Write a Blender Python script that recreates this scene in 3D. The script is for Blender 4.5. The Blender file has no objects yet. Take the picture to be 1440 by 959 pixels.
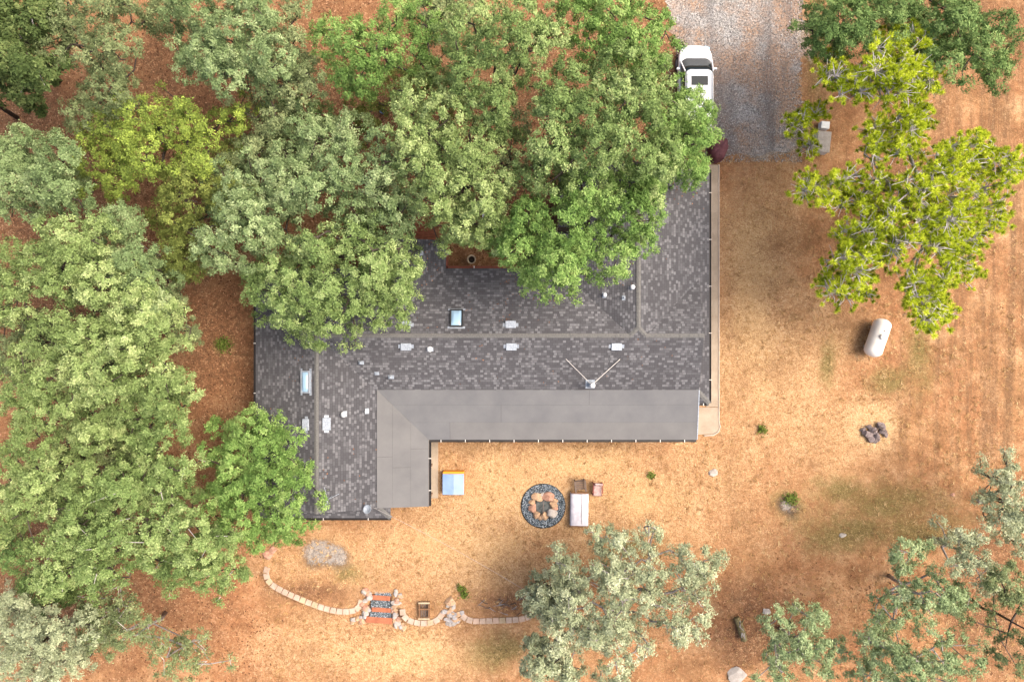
import bpy, bmesh, math, random
import numpy as np
from mathutils import Vector, Matrix, Quaternion

# ------------------------------------------------------------------ camera, sky, sun, exposure
scene = bpy.context.scene
COL = scene.collection
R = math.radians
H, F = 40.0, 960.0
cd = bpy.data.cameras.new('camera'); cam = bpy.data.objects.new('camera', cd); COL.objects.link(cam)
cam.location = (0, 0, H); cd.sensor_width = 36; cd.lens = 24; cd.clip_end = 2000
scene.camera = cam
SUN_EL, SUN_AZ = R(56), R(12)            # azimuth counted from +X (east) towards +Y
S = Vector((math.cos(SUN_EL)*math.cos(SUN_AZ), math.cos(SUN_EL)*math.sin(SUN_AZ), math.sin(SUN_EL)))
w = bpy.data.worlds.new('World'); scene.world = w; w.use_nodes = True
nt = w.node_tree
sky = nt.nodes.new('ShaderNodeTexSky'); sky.sky_type = 'NISHITA'; sky.sun_disc = False
sky.sun_elevation = SUN_EL; sky.sun_rotation = R(90) - SUN_AZ; sky.air_density = 1.0; sky.dust_density = 9.0; sky.ozone_density = 0.4
bg = nt.nodes['Background']; bg.inputs[1].default_value = 0.15
nt.links.new(sky.outputs[0], bg.inputs[0])
sd = bpy.data.lights.new('sun', 'SUN'); sd.energy = .95; sd.angle = R(38); sd.color = (1, .94, .84)
sun = bpy.data.objects.new('sun', sd); COL.objects.link(sun); sun.rotation_euler = S.to_track_quat('Z', 'Y').to_euler(); sun.location = (20, 5, 60)
scene.view_settings.view_transform = 'Standard'; scene.view_settings.look = 'None'
scene.view_settings.exposure = 1.33; scene.view_settings.gamma = 1.0

# ------------------------------------------------------------------ helpers
def P(px, py, z=0.0):
    """photo pixel -> world point at height z (nadir camera)"""
    k = (H - z)/F
    return Vector(((px-720)*k, (479.5-py)*k, z))

def tag(o, label=None, cat=None, group=None, kind=None):
    if label: o['label'] = label
    if cat: o['category'] = cat
    if group: o['group'] = group
    if kind: o['kind'] = kind
    return o

def empty(name, loc=(0, 0, 0), rz=0.0):
    o = bpy.data.objects.new(name, None); COL.objects.link(o)
    o.location = loc; o.rotation_euler = (0, 0, rz); o.empty_display_size = .2
    return o

class MB:
    def __init__(s): s.v = []; s.f = []; s.uv = []
    def add(s, vs, fs):
        n = len(s.v); s.v += [tuple(p) for p in vs]; s.f += [tuple(i+n for i in f) for f in fs]
        return s
    def box(s, c, d, rz=0.0, m=None):
        x, y, z = d[0]/2, d[1]/2, d[2]/2
        vs = [Vector(q) for q in ((-x,-y,-z),(x,-y,-z),(x,y,-z),(-x,y,-z),(-x,-y,z),(x,-y,z),(x,y,z),(-x,y,z))]
        M = m if m is not None else Matrix.Rotation(rz, 3, 'Z')
        vs = [M @ q + Vector(c) for q in vs]
        return s.add(vs, [(0,3,2,1),(4,5,6,7),(0,1,5,4),(1,2,6,5),(2,3,7,6),(3,0,4,7)])
    def tube(s, pts, rs, n=6, cap=True):
        pts = [Vector(p) for p in pts]
        if not hasattr(rs, '__len__'): rs = [rs]*len(pts)
        base = len(s.v); up = Vector((0, 0, 1))
        prev = None
        for i, p in enumerate(pts):
            t = (pts[min(i+1, len(pts)-1)] - pts[max(i-1, 0)])
            if t.length < 1e-6: t = Vector((0, 0, 1))
            t.normalize()
            if prev is None:
                a = t.cross(up)
                if a.length < .05: a = t.cross(Vector((1, 0, 0)))
            else:
                a = prev - t*prev.dot(t)
                if a.length < 1e-4: a = t.cross(Vector((1, .3, 0)))
            a.normalize(); prev = a; b = t.cross(a)
            for k in range(n):
                th = 2*math.pi*k/n
                s.v.append(tuple(p + (a*math.cos(th) + b*math.sin(th))*rs[i]))
        for i in range(len(pts)-1):
            for k in range(n):
                q = base+i*n; k2 = (k+1) % n
                s.f.append((q+k, q+k2, q+n+k2, q+n+k))
        if cap:
            s.f.append(tuple(base+k for k in range(n))[::-1])
            s.f.append(tuple(base+(len(pts)-1)*n+k for k in range(n)))
        return s
    def lathe(s, prof, c=(0, 0, 0), n=20):
        base = len(s.v); c = Vector(c)
        for r, z in prof:
            for k in range(n):
                th = 2*math.pi*k/n; s.v.append((c.x+r*math.cos(th), c.y+r*math.sin(th), c.z+z))
        for i in range(len(prof)-1):
            for k in range(n):
                q = base+i*n; k2 = (k+1) % n; s.f.append((q+k, q+k2, q+n+k2, q+n+k))
        s.f.append(tuple(base+k for k in range(n))[::-1]); s.f.append(tuple(base+(len(prof)-1)*n+k for k in range(n)))
        return s
    def build(s, name, mat, parent=None, smooth=False, bevel=0.0):
        me = bpy.data.meshes.new(name); me.from_pydata(s.v, [], s.f); me.validate(); me.update()
        if s.uv:
            ul = me.uv_layers.new(name='UVMap')
            for l in me.loops: ul.data[l.index].uv = s.uv[l.vertex_index]
        if mat: me.materials.append(mat)
        if smooth:
            for p in me.polygons: p.use_smooth = True
        o = bpy.data.objects.new(name, me); COL.objects.link(o)
        if parent: o.parent = parent
        if bevel:
            md = o.modifiers.new('bevel', 'BEVEL'); md.width = bevel; md.segments = 2; md.limit_method = 'ANGLE'
        return o

def fastmesh(name, V, Q, mat, attr=None, parent=None, n=4):
    """numpy verts (N,3) and faces (M,n) to one mesh object with a float point attribute 'tint'"""
    me = bpy.data.meshes.new(name)
    me.vertices.add(len(V)); me.vertices.foreach_set('co', V.astype(np.float32).ravel())
    me.loops.add(Q.size); me.loops.foreach_set('vertex_index', Q.astype(np.int32).ravel())
    me.polygons.add(len(Q)); me.polygons.foreach_set('loop_start', np.arange(0, Q.size, n, dtype=np.int32))
    me.update(calc_edges=True)
    if attr is not None:
        a = me.attributes.new('tint', 'FLOAT', 'POINT'); a.data.foreach_set('value', attr.astype(np.float32))
    me.materials.append(mat)
    o = bpy.data.objects.new(name, me); COL.objects.link(o)
    if parent: o.parent = parent
    return o

# ------------------------------------------------------------------ materials
class NT:
    def __init__(s, name):
        s.m = bpy.data.materials.new(name); s.m.use_nodes = True; s.t = s.m.node_tree; s.n = s.t.nodes
        s.b = s.n['Principled BSDF']; s.out = s.n['Material Output']
    def node(s, ty, **kw):
        q = s.n.new(ty)
        for k, v in kw.items(): setattr(q, k, v)
        return q
    def link(s, a, b): s.t.links.new(a, b)
    def coord(s, which='Object'): return s.node('ShaderNodeTexCoord').outputs[which]
    def noise(s, co, scale, detail=4, rough=.6, dist=0.0):
        q = s.node('ShaderNodeTexNoise'); q.inputs['Scale'].default_value = scale; q.inputs['Detail'].default_value = detail
        q.inputs['Roughness'].default_value = rough; q.inputs['Distortion'].default_value = dist
        s.link(co, q.inputs['Vector']); return q.outputs['Fac']
    def ramp(s, fac, stops):
        q = s.node('ShaderNodeValToRGB'); e = q.color_ramp.elements
        while len(e) < len(stops): e.new(.5)
        for i, (p, c) in enumerate(stops):
            e[i].position = p; e[i].color = (*c, 1) if hasattr(c, '__len__') else (c, c, c, 1)
        s.link(fac, q.inputs[0]); return q.outputs['Color']
    def mix(s, fac, a, b, blend='MIX'):
        q = s.node('ShaderNodeMix', data_type='RGBA', blend_type=blend)
        for val, i in ((fac, 0), (a, 6), (b, 7)):
            if isinstance(val, (int, float)): q.inputs[i].default_value = val
            elif isinstance(val, tuple): q.inputs[i].default_value = (*val, 1)
            else: s.link(val, q.inputs[i])
        return q.outputs[2]
    def math(s, op, a, b=0.0, clamp=False):
        q = s.node('ShaderNodeMath', operation=op, use_clamp=clamp)
        for i, v in ((0, a), (1, b)):
            if isinstance(v, (int, float)): q.inputs[i].default_value = v
            else: s.link(v, q.inputs[i])
        return q.outputs[0]
    def attr(s, name): return s.node('ShaderNodeAttribute', attribute_name=name).outputs['Fac']
    def mapping(s, co, scale=(1, 1, 1), rot=(0, 0, 0)):
        q = s.node('ShaderNodeMapping'); q.inputs['Scale'].default_value = scale; q.inputs['Rotation'].default_value = rot
        s.link(co, q.inputs['Vector']); return q.outputs[0]
    def bump(s, h, strength=.4, dist=.02):
        q = s.node('ShaderNodeBump'); q.inputs['Strength'].default_value = strength; q.inputs['Distance'].default_value = dist
        s.link(h, q.inputs['Height']); s.link(q.outputs[0], s.b.inputs['Normal'])
    def fin(s, col, rough=.85, metal=0.0, spec=.3):
        if isinstance(col, tuple): s.b.inputs['Base Color'].default_value = (*col, 1)
        else: s.link(col, s.b.inputs['Base Color'])
        s.b.inputs['Roughness'].default_value = rough; s.b.inputs['Metallic'].default_value = metal
        s.b.inputs['Specular IOR Level'].default_value = spec
        return s.m

def mottled(name, c1, c2, scale=3.0, rough=.8, metal=0.0, bump=.2, fine=40.0, spec=.3):
    t = NT(name); co = t.coord()
    a = t.noise(co, scale, 5); b = t.noise(co, fine, 3)
    f = t.math('ADD', t.math('MULTIPLY', a, .65), t.math('MULTIPLY', b, .35))
    c = t.ramp(f, [(.32, c1), (.68, c2)])
    t.bump(b, bump, .01)
    return t.fin(c, rough, metal, spec)

def leafmat(name, dark, mid, light, trans=.16):
    t = NT(name); a = t.attr('tint')
    c = t.ramp(a, [(0.0, dark), (.5, mid), (1.0, light)])
    t.fin(c, .7, 0, .06)
    tr = t.node('ShaderNodeBsdfTranslucent'); t.link(c, tr.inputs['Color'])
    mx = t.node('ShaderNodeMixShader'); mx.inputs[0].default_value = trans
    t.link(t.b.outputs[0], mx.inputs[1]); t.link(tr.outputs[0], mx.inputs[2]); t.link(mx.outputs[0], t.out.inputs['Surface'])
    return t.m

def shingle_mat():
    t = NT('shingles'); uv = t.coord('UV')
    def brick(wd, off, seed):
        q = t.node('ShaderNodeTexBrick'); q.offset = off; q.offset_frequency = 2; q.squash = 1
        mp = t.node('ShaderNodeMapping'); mp.inputs['Location'].default_value = (seed*.37, seed*1.4, 0); t.link(uv, mp.inputs[0])
        t.link(mp.outputs[0], q.inputs['Vector'])
        q.inputs['Color1'].default_value = (0, 0, 0, 1); q.inputs['Color2'].default_value = (1, 1, 1, 1); q.inputs['Mortar'].default_value = (.25, .25, .25, 1)
        q.inputs['Scale'].default_value = 1; q.inputs['Mortar Size'].default_value = .006; q.inputs['Mortar Smooth'].default_value = 0
        q.inputs['Brick Width'].default_value = wd; q.inputs['Row Height'].default_value = .14
        return q
    b1 = brick(.29, .43, 0); b2 = brick(.17, .31, 5)
    l1 = t.ramp(b1.outputs['Color'], [(.5, 0.0), (.8, 1.0)]); l2 = t.ramp(b2.outputs['Color'], [(.70, 0.0), (.84, 1.0)])
    lite = t.math('MAXIMUM', t.math('MULTIPLY', l1, .30), t.math('MULTIPLY', l2, .85))
    co = t.coord(); big = t.noise(co, .5, 4); fine = t.noise(co, 60, 2)
    dark = t.mix(big, (.058, .058, .065), (.080, .078, .084))
    col = t.mix(lite, dark, t.mix(big, (.185, .187, .202), (.162, .160, .166)))
    col = t.mix(t.math('MULTIPLY', fine, .35), col, (.03, .03, .03), 'MIX')
    mort = t.math('MAXIMUM', b1.outputs['Fac'], 0)
    col = t.mix(t.math('MULTIPLY', mort, .6), col, (.018, .017, .018))
    wv = t.noise(co, .22, 6, .65, .5); col = t.mix(t.math('MULTIPLY', t.ramp(wv, [(.40, 0.0), (.62, 1.0)]), .22), col, (.034, .032, .034))
    t.bump(fine, .35, .006)
    return t.fin(col, .9, 0, .12)

def ground_mat():
    t = NT('dry_ground'); co = t.coord()
    n1 = t.noise(co, .16, 5, .6); n2 = t.noise(co, .7, 6, .7, .3); n3 = t.noise(co, 3.2, 4, .7); n4 = t.math('ADD', t.math('MULTIPLY', t.noise(co, 13, 4, .8), .6), t.math('MULTIPLY', t.noise(co, 4.6, 5, .75, .6), .4)); n4 = t.math('ADD', t.math('MULTIPLY', t.math('SUBTRACT', n4, .5), 1.75), .5, True); n6 = t.noise(co, .42, 8, .72, .5); n5 = t.noise(co, 1.7, 6, .75, .4)
    tan = t.ramp(n2, [(.36, (0.185, 0.093, 0.046)), (.5, (0.311, 0.175, 0.092)), (.64, (0.414, 0.263, 0.160))])
    dirt = t.ramp(n3, [(.36, (0.185, 0.079, 0.036)), (.64, (0.348, 0.164, 0.088))])
    f = t.ramp(t.math('ADD', t.math('MULTIPLY', n1, .5), t.math('MULTIPLY', n5, .5)), [(.44, 0.0), (.58, 1.0)])
    c = t.mix(t.math('MULTIPLY', f, .85), tan, dirt)
    def mask(name, width=.18, amt=.9):
        v = t.math('ADD', t.attr(name), t.math('MULTIPLY', t.math('SUBTRACT', n5, .5), amt))
        v = t.math('ADD', v, t.math('MULTIPLY', t.math('SUBTRACT', n4, .5), .9))
        return t.ramp(v, [(.5-width, 0.0), (.5+width, 1.0)])
    straw = t.ramp(n4, [(.34, (0.244, 0.135, 0.064)), (.5, (0.400, 0.266, 0.148)), (.66, (0.503, 0.380, 0.264))])
    c = t.mix(t.math('MULTIPLY', mask('straw', .35, 1.2), .8), c, straw)
    c = t.mix(t.math('MULTIPLY', t.ramp(n6, [(.50, 0.0), (.66, 1.0)]), .45), c, (.160, .088, .046))
    c = t.mix(t.math('MULTIPLY', t.ramp(n6, [(.32, 1.0), (.45, 0.0)]), .45), c, (.50, .36, .23))
    st = t.noise(t.mapping(co, (1.9, .10, 1)), 1.0, 5, .65)
    sf = t.math('MULTIPLY', t.ramp(st, [(.42, 0.0), (.60, 1.0)]), t.attr('mow'))
    sf = t.math('MULTIPLY', sf, t.ramp(n5, [(.30, .1), (.55, 1.0)]))
    c = t.mix(t.math('MULTIPLY', sf, .9), c, (0.122, 0.067, 0.038))
    litter = t.ramp(t.math('ADD', t.math('MULTIPLY', n3, .45), t.math('MULTIPLY', n4, .55)), [(.34, (.050, .026, .017)), (.5, (.140, .066, .036)), (.66, (.300, .160, .092))])
    c = t.mix(t.math('MULTIPLY', mask('litter', .3, 1.0), .9), c, litter)
    grn = t.ramp(n4, [(.36, (0.067, 0.062, 0.020)), (.64, (0.192, 0.157, 0.060))])
    c = t.mix(t.math('MULTIPLY', mask('green', .3, 1.3), .9), c, grn)
    grav = t.ramp(n4, [(.34, (.10, .095, .095)), (.5, (.22, .205, .20)), (.66, (.40, .385, .38))])
    c = t.mix(mask('gravel', .22, .8), c, grav)
    ash = t.ramp(n4, [(.25, (.13, .128, .138)), (.75, (.33, .328, .355))])
    char = t.mix(mask('char', .3, .8), c, (0.063, 0.050, 0.046))
    c = t.mix(mask('ash', .2, .8), char, ash)
    sp = t.ramp(n4, [(.36, 0.0), (.47, 1.0)])
    c = t.mix(sp, t.mix(t.math('MULTIPLY', t.ramp(n5, [(.36, 1.0), (.62, .25)]), .75), c, (.10, .055, .030)), c)
    hi = t.ramp(n4, [(.56, 0.0), (.66, 1.0)])
    c = t.mix(t.math('MULTIPLY', t.math('MULTIPLY', hi, .55), t.ramp(n2, [(.38, 0.0), (.62, 1.0)])), c, (.54, .40, .285))
    c = t.mix(.06, c, (.33, .29, .24)); c = t.mix(t.math('MULTIPLY', mask('pale', .45, 1.6), .5), c, t.ramp(n4, [(.3, (.36, .23, .11)), (.7, (.58, .44, .28))])); c = t.mix(t.math('MULTIPLY', mask('ring', .3, .9), .75), c, t.ramp(n4, [(.3, (.30, .195, .105)), (.7, (.58, .45, .30))])); c = t.mix(1.0, c, (1.00, .92, .78), 'MULTIPLY')
    t.bump(t.math('ADD', n4, t.math('MULTIPLY', n3, 2)), .8, .06)
    return t.fin(c, .95, 0, .1)

M = {}
M['ground'] = ground_mat()
M['shingle'] = shingle_mat()
M['cap'] = mottled('ridge_cap', (.070, .070, .070), (.140, .136, .128), 12, .9)
M['roll'] = mottled('rolled_roofing', (.092, .093, .099), (.128, .128, .131), .8, .85, 0, .15, 60)
M['roll2'] = mottled('rolled_roofing_warm', (.098, .097, .099), (.136, .133, .132), .8, .85, 0, .15, 60)
M['gutter'] = mottled('gutter_bronze', (.012, .010, .010), (.03, .025, .024), 3, .5)
M['red_gutter'] = mottled('gutter_red', (.13, .035, .02), (.2, .06, .035), 3, .6)
M['galv'] = mottled('galvanised', (.15, .17, .20), (.36, .40, .45), 12, .5, .2, .05)
M['white_metal'] = mottled('white_enamel', (.50, .52, .53), (.64, .65, .66), 4, .45, 0, .03)
M['hanger'] = mottled('strap_metal', (.45, .43, .40), (.65, .62, .58), 5, .5)
M['siding'] = mottled('brown_siding', (.12, .055, .03), (.2, .095, .055), 2, .8)
M['trim'] = mottled('trim_paint', (.22, .15, .10), (.3, .2, .14), 2, .7)
M['concrete'] = mottled('concrete', (.23, .18, .13), (.37, .305, .235), 1.2, .9, 0, .2, 30)
M['kerb'] = mottled('kerb_concrete', (.32, .26, .21), (.47, .40, .335), 2, .9)
M['glass'] = NT('dark_glass').fin((.006, .012, .014), .12, 0, .25)
M['sky_glass'] = NT('skylight_dome').fin((.28, .42, .55), .12, 0, .7)
M['black'] = mottled('black_frame', (.012, .012, .013), (.03, .03, .03), 4, .5)
M['block'] = mottled('wall_block', (.26, .185, .135), (.45, .355, .285), 2.2, .9, 0, .3, 25)
M['block_b'] = mottled('wall_block_pink', (.28, .185, .13), (.45, .335, .26), 2.2, .9, 0, .3, 25)
M['block_c'] = mottled('wall_block_yellow', (.27, .20, .12), (.43, .34, .23), 2.2, .9, 0, .3, 25)
M['timber'] = mottled('red_timber', (.20, .060, .030), (.36, .135, .07), 3, .85)
M['gravel_blue'] = leafmat('blue_gravel', (.03, .045, .058), (.10, .135, .165), (.52, .56, .60), 0)
M['gravel_grey'] = leafmat('grey_gravel', (.09, .083, .078), (.23, .212, .198), (.5, .48, .455), 0)
M['stone_tan'] = mottled('tan_stone', (.20, .12, .075), (.50, .34, .21), 5, .9, 0, .4, 20)
M['stone_pink'] = mottled('pink_stone', (.22, .105, .07), (.46, .28, .20), 5, .9, 0, .4, 20)
M['stone_grey'] = mottled('grey_stone', (.18, .165, .16), (.42, .40, .39), 3, .9, 0, .4, 20)
M['stone_pale'] = mottled('pale_stone', (.21, .185, .165), (.42, .385, .35), 3, .9, 0, .4, 20)
M['stone_dark'] = mottled('dark_purple_stone', (.045, .034, .036), (.26, .21, .20), 5, .9, 0, .4, 20)
M['ashbed'] = mottled('ash_and_char', (.025, .028, .028), (.12, .13, .125), 6, .95, 0, .5, 30)
M['rust'] = mottled('rusty_steel', (.16, .10, .085), (.30, .21, .19), 5, .7, .3)
M['blue_lid'] = mottled('faded_blue_plastic', (.12, .20, .38), (.22, .31, .50), 1.6, .5, 0, .05)
M['blue_lid2'] = mottled('faded_blue_plastic_light', (.18, .26, .42), (.26, .34, .50), 1.6, .5, 0, .05)
M['orange'] = mottled('orange_plastic', (.50, .17, .01), (.68, .27, .02), 2, .55, 0, .05)
M['cover'] = mottled('pale_cover', (.38, .36, .40), (.55, .53, .57), 2.5, .8, 0, .3, 9)
M['wood_dark'] = mottled('weathered_wood', (.07, .05, .04), (.17, .125, .10), 5, .9)
M['wood_brown'] = mottled('brown_wood', (.11, .055, .028), (.22, .12, .06), 5, .9)
M['deck'] = mottled('red_deck_stain', (.15, .048, .025), (.27, .095, .052), 3, .8)
M['cushion'] = mottled('pink_grey_cushion', (.24, .14, .13), (.46, .35, .33), 9, .9, 0, .2, 18)
M['red_frame'] = mottled('red_brown_frame', (.12, .025, .02), (.22, .06, .045), 5, .7)
M['maroon'] = mottled('maroon_fabric', (.070, .022, .028), (.15, .055, .062), 2.5, .75, 0, .5, 7)
M['carpaint'] = NT('white_car_paint').fin((.68, .69, .70), .22, 0, .5)
M['tank'] = mottled('cream_tank_paint', (.66, .62, .56), (.80, .77, .72), 1.4, .4, 0, .04)
M['tyre'] = mottled('tyre_rubber', (.012, .012, .012), (.025, .025, .025), 5, .85)
M['rubber'] = M['black']
M['pot'] = mottled('clay_pot', (.36, .29, .20), (.48, .40, .30), 4, .85)
M['soil'] = mottled('dark_soil', (.012, .010, .008), (.035, .025, .02), 8, .95)
M['bark_grey'] = mottled('grey_bark', (.14, .12, .115), (.34, .31, .295), 5, .95, 0, .6, 18)
M['bark_dark'] = mottled('dark_bark', (.028, .021, .017), (.085, .066, .054), 5, .95, 0, .6, 18)
M['twig'] = mottled('bleached_twig', (.30, .27, .26), (.56, .52, .51), 5, .9, 0, .3)
M['log'] = mottled('mossy_log', (.05, .04, .012), (.22, .18, .09), 4, .95, 0, .6, 14)
M['straw'] = leafmat('straw_blades', (.20, .105, .045), (.42, .26, .115), (.66, .48, .27), .2)
M['dead'] = leafmat('dead_leaves', (.07, .032, .018), (.20, .09, .042), (.42, .24, .14), .15)
M['weed'] = leafmat('weeds', (.05, .07, .015), (.11, .16, .03), (.22, .27, .06), .3)
PAL = {
 'oak':    leafmat('oak_leaves', (.060, .095, .028), (.175, .255, .082), (.425, .500, .215)),
 'bright': leafmat('bright_oak_leaves', (.055, .105, .024), (.155, .262, .066), (.370, .480, .165)),
 'sage':   leafmat('sage_leaves', (.064, .100, .040), (.185, .258, .106), (.425, .495, .255)),
 'pale':   leafmat('pale_yellow_green_leaves', (.072, .108, .032), (.200, .276, .092), (.460, .530, .235)),
 'silver': leafmat('silver_leaves', (.125, .148, .084), (.320, .360, .212), (.610, .635, .430)),
 'olive':  leafmat('olive_leaves', (.060, .078, .020), (.150, .185, .046), (.340, .385, .100)),
 'lime':   leafmat('lime_leaves', (.060, .086, .020), (.180, .245, .048), (.420, .520, .095)),
 'pine':   leafmat('yellow_pine_needles', (.095, .140, .016), (.400, .480, .026), (.740, .780, .085)),
 'soft':   leafmat('soft_grey_green_leaves', (.085, .125, .055), (.235, .310, .145), (.480, .550, .310)),
 'dark':   leafmat('dark_green_leaves', (.034, .066, .022), (.108, .180, .054), (.280, .375, .135)),
 'conifer': leafmat('dark_conifer_sprays', (.026, .045, .015), (.074, .108, .034), (.180, .220, .080)),
 'dull':   leafmat('dull_green_leaves', (.058, .080, .032), (.155, .195, .085), (.350, .395, .190)),
}

# ------------------------------------------------------------------ ground with the terrace drop at the block wall
WALL_LINE = [(371,806),(377,819),(386,826),(399,833),(428,846),(455,856),(479,861),(500,859),(508,852),(517,850),(521,834),(549,834),(553,852),(566,862),(571,871),(590,876.5),(612,874),(622,866),(649,868),(665,874),(718,873),(747,866)]
WX = np.array([(p[0]-720)/24 for p in WALL_LINE]); WY = np.array([(479.5-p[1])/24 for p in WALL_LINE])
DROP = .5
def sstep(a, b, x):
    t = np.clip((x-a)/(b-a), 0, 1); return t*t*(3-2*t)
def gz(x, y):
    x = np.asarray(x, float); y = np.asarray(y, float)
    yw = np.interp(x, WX, WY); d = yw - y
    inside = sstep(WX[0]-1.5, WX[0], x)*(1-sstep(WX[-1], WX[-1]+2.5, x))
    sharp = sstep(.0, .22, d); wide = sstep(-2.5, 4.0, d)
    return -DROP*(inside*sharp + (1-inside)*wide)
def G(px, py):
    p = P(px, py, 0); z = float(gz(p.x, p.y)); p = P(px, py, z); return p

def vnoise(x, y, seed):
    r = np.random.default_rng(seed); tab = r.random((256, 256)); xi = np.floor(x).astype(int); yi = np.floor(y).astype(int); fx = x-xi; fy = y-yi
    fx = fx*fx*(3-2*fx); fy = fy*fy*(3-2*fy); a = tab[xi % 256, yi % 256]; b = tab[(xi+1) % 256, yi % 256]; c = tab[xi % 256, (yi+1) % 256]; d = tab[(xi+1) % 256, (yi+1) % 256]
    return (a*(1-fx)+b*fx)*(1-fy)+(c*(1-fx)+d*fx)*fy
def fbm(x, y, seed, oct=5):
    return sum(vnoise(x*2**i+i*17.3, y*2**i+i*9.1, seed+i)*.55**i for i in range(oct))/sum(.55**i for i in range(oct))*2-1

def make_ground():
    xs = np.concatenate([[-400, -200, -100, -60], np.arange(-40, 40.01, .25), [60, 100, 200, 400]])
    ys = np.concatenate([[-400, -200, -100, -50], np.arange(-28, 28.01, .2), [50, 100, 200, 400]])
    X, Y = np.meshgrid(xs, ys); Z = gz(X, Y)
    V = np.stack([X, Y, Z], -1).reshape(-1, 3); nx, ny = len(xs), len(ys)
    I = (np.arange(ny-1)[:, None]*nx + np.arange(nx-1)[None]).ravel()
    Q = np.stack([I, I+1, I+1+nx, I+nx], -1)
    o = fastmesh('ground', V, Q, M['ground']); me = o.data
    pxx = V[:, 0]*24+720; pyy = 479.5-V[:, 1]*24
    wx = fbm(V[:, 0]*.35, V[:, 1]*.35, 1); wy = fbm(V[:, 0]*.35, V[:, 1]*.35, 30); fx = fbm(V[:, 0]*1.1, V[:, 1]*1.1, 60)
    def field(items, soft=.5, warp=1.0):
        f = np.zeros(len(V))
        for cx, cy, rx, ry in items:
            r = np.sqrt(((pxx+wx*min(rx, ry, 60)*.9*warp-cx)/rx)**2 + ((pyy+wy*min(rx, ry, 60)*.9*warp-cy)/ry)**2) + fx*.45*warp; f = np.maximum(f, np.clip(1 - (r-1)/soft*.5 - .5, 0, 1))
        return f
    A = {
     'litter': field([(120,330,270,300),(420,130,340,180),(300,480,75,130),(70,790,190,170),(700,290,150,110),(1060,890,60,60),(860,120,180,200),(1280,40,150,70),(1400,840,60,120),(712,850,46,20),(430,835,60,14),(1290,290,90,80)], .8),
     'straw': field([(790,690,260,75),(640,690,60,60),(490,780,110,40),(1060,450,60,230),(640,800,150,45),(1226,597,33,31),(1130,560,70,120),(560,920,180,40)], .9),
     'green': field([(1290,505,16,42),(1165,515,10,26),(1180,690,34,16),(1112,712,20,18),(1250,705,70,22),(1190,740,70,26),(315,485,13,9),(1148,70,14,60),(880,770,40,18),(1255,540,26,18),(1300,740,60,24),(490,803,16,12),(700,920,40,22)], 1.0),
     'gravel': field([(1040,20,82,120),(1055,150,62,70),(1085,190,45,40)], .3),
     'ash': field([(459,778,29,17),(1109,712,9,8)], .4),
     'char': field([(459,780,33,20),(1110,713,15,13)], .5),
     'ring': field([(1226,599,37,36)], .4, .3),
     'pale': field([(800,650,70,18),(1060,400,26,120),(650,760,90,26),(700,690,50,40),(900,700,60,24),(560,930,90,20)], .5),
     'mow': np.clip((pxx-1190)/120, 0, 1)*np.clip((720-pyy)/90, 0, 1),
    }
    for k, v in A.items():
        a = me.attributes.new(k, 'FLOAT', 'POINT'); a.data.foreach_set('value', v.astype(np.float32))
    tag(o, kind='structure')
    return o
ground = make_ground()

# gravel driveway: ragged sheet just above the ground, with loose stones on it
rng = np.random.default_rng(5)
def driveway():
    left = [(948,-60),(944,0),(948,60),(960,120),(985,180),(1003,226)]
    right = [(1135,-60),(1131,0),(1128,60),(1126,120),(1122,170),(1112,212)]
    mb = MB(); n = 60
    def ev(pl, t):
        ys = [q[1] for q in pl]; y = ys[0]+(ys[-1]-ys[0])*t; return np.interp(y, ys, [q[0] for q in pl]), y
    for i in range(n+1):
        t = i/n; a = ev(left, t); b = ev(right, t)
        ja, jb = rng.normal(0, 6.0, 2)
        for k in range(9):
            u = k/8; jj = ja if k == 0 else jb if k == 8 else 0
            p = P(a[0]+(b[0]-a[0])*u+jj, a[1]+(b[1]-a[1])*u + (rng.normal(0, 5) if i == n else 0), .006); mb.v.append(tuple(p))
    for i in range(n):
        for k in range(8): q = i*9+k; mb.f.append((q, q+9, q+10, q+1))
    t = NT('gravel_drive'); co = t.coord()
    n1 = t.noise(co, .35, 7, .7); n2 = t.math('ADD', t.math('MULTIPLY', t.math('SUBTRACT', t.noise(co, 10, 4, .8), .5), 1.5), .5, True); n3 = t.noise(co, 45, 2)
    g = t.ramp(n2, [(.3, (.11, .104, .10)), (.5, (.24, .23, .222)), (.7, (.46, .445, .43))])
    br = t.ramp(n2, [(.3, (.15, .09, .06)), (.7, (.36, .24, .16))])
    c = t.mix(t.math('MULTIPLY', t.ramp(n1, [(.42, 0.0), (.56, 1.0)]), .85), g, br)
    trk = t.noise(t.mapping(co, (.55, .06, 1)), 1, 3)
    c = t.mix(t.math('MULTIPLY', t.ramp(trk, [(.48, 0.0), (.60, 1.0)]), .6), c, (.085, .078, .08))
    t.bump(t.math('ADD', n2, n3), .6, .03)
    o = mb.build('driveway', t.fin(c, .95, 0, .1)); tag(o, kind='structure')
driveway()

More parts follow.
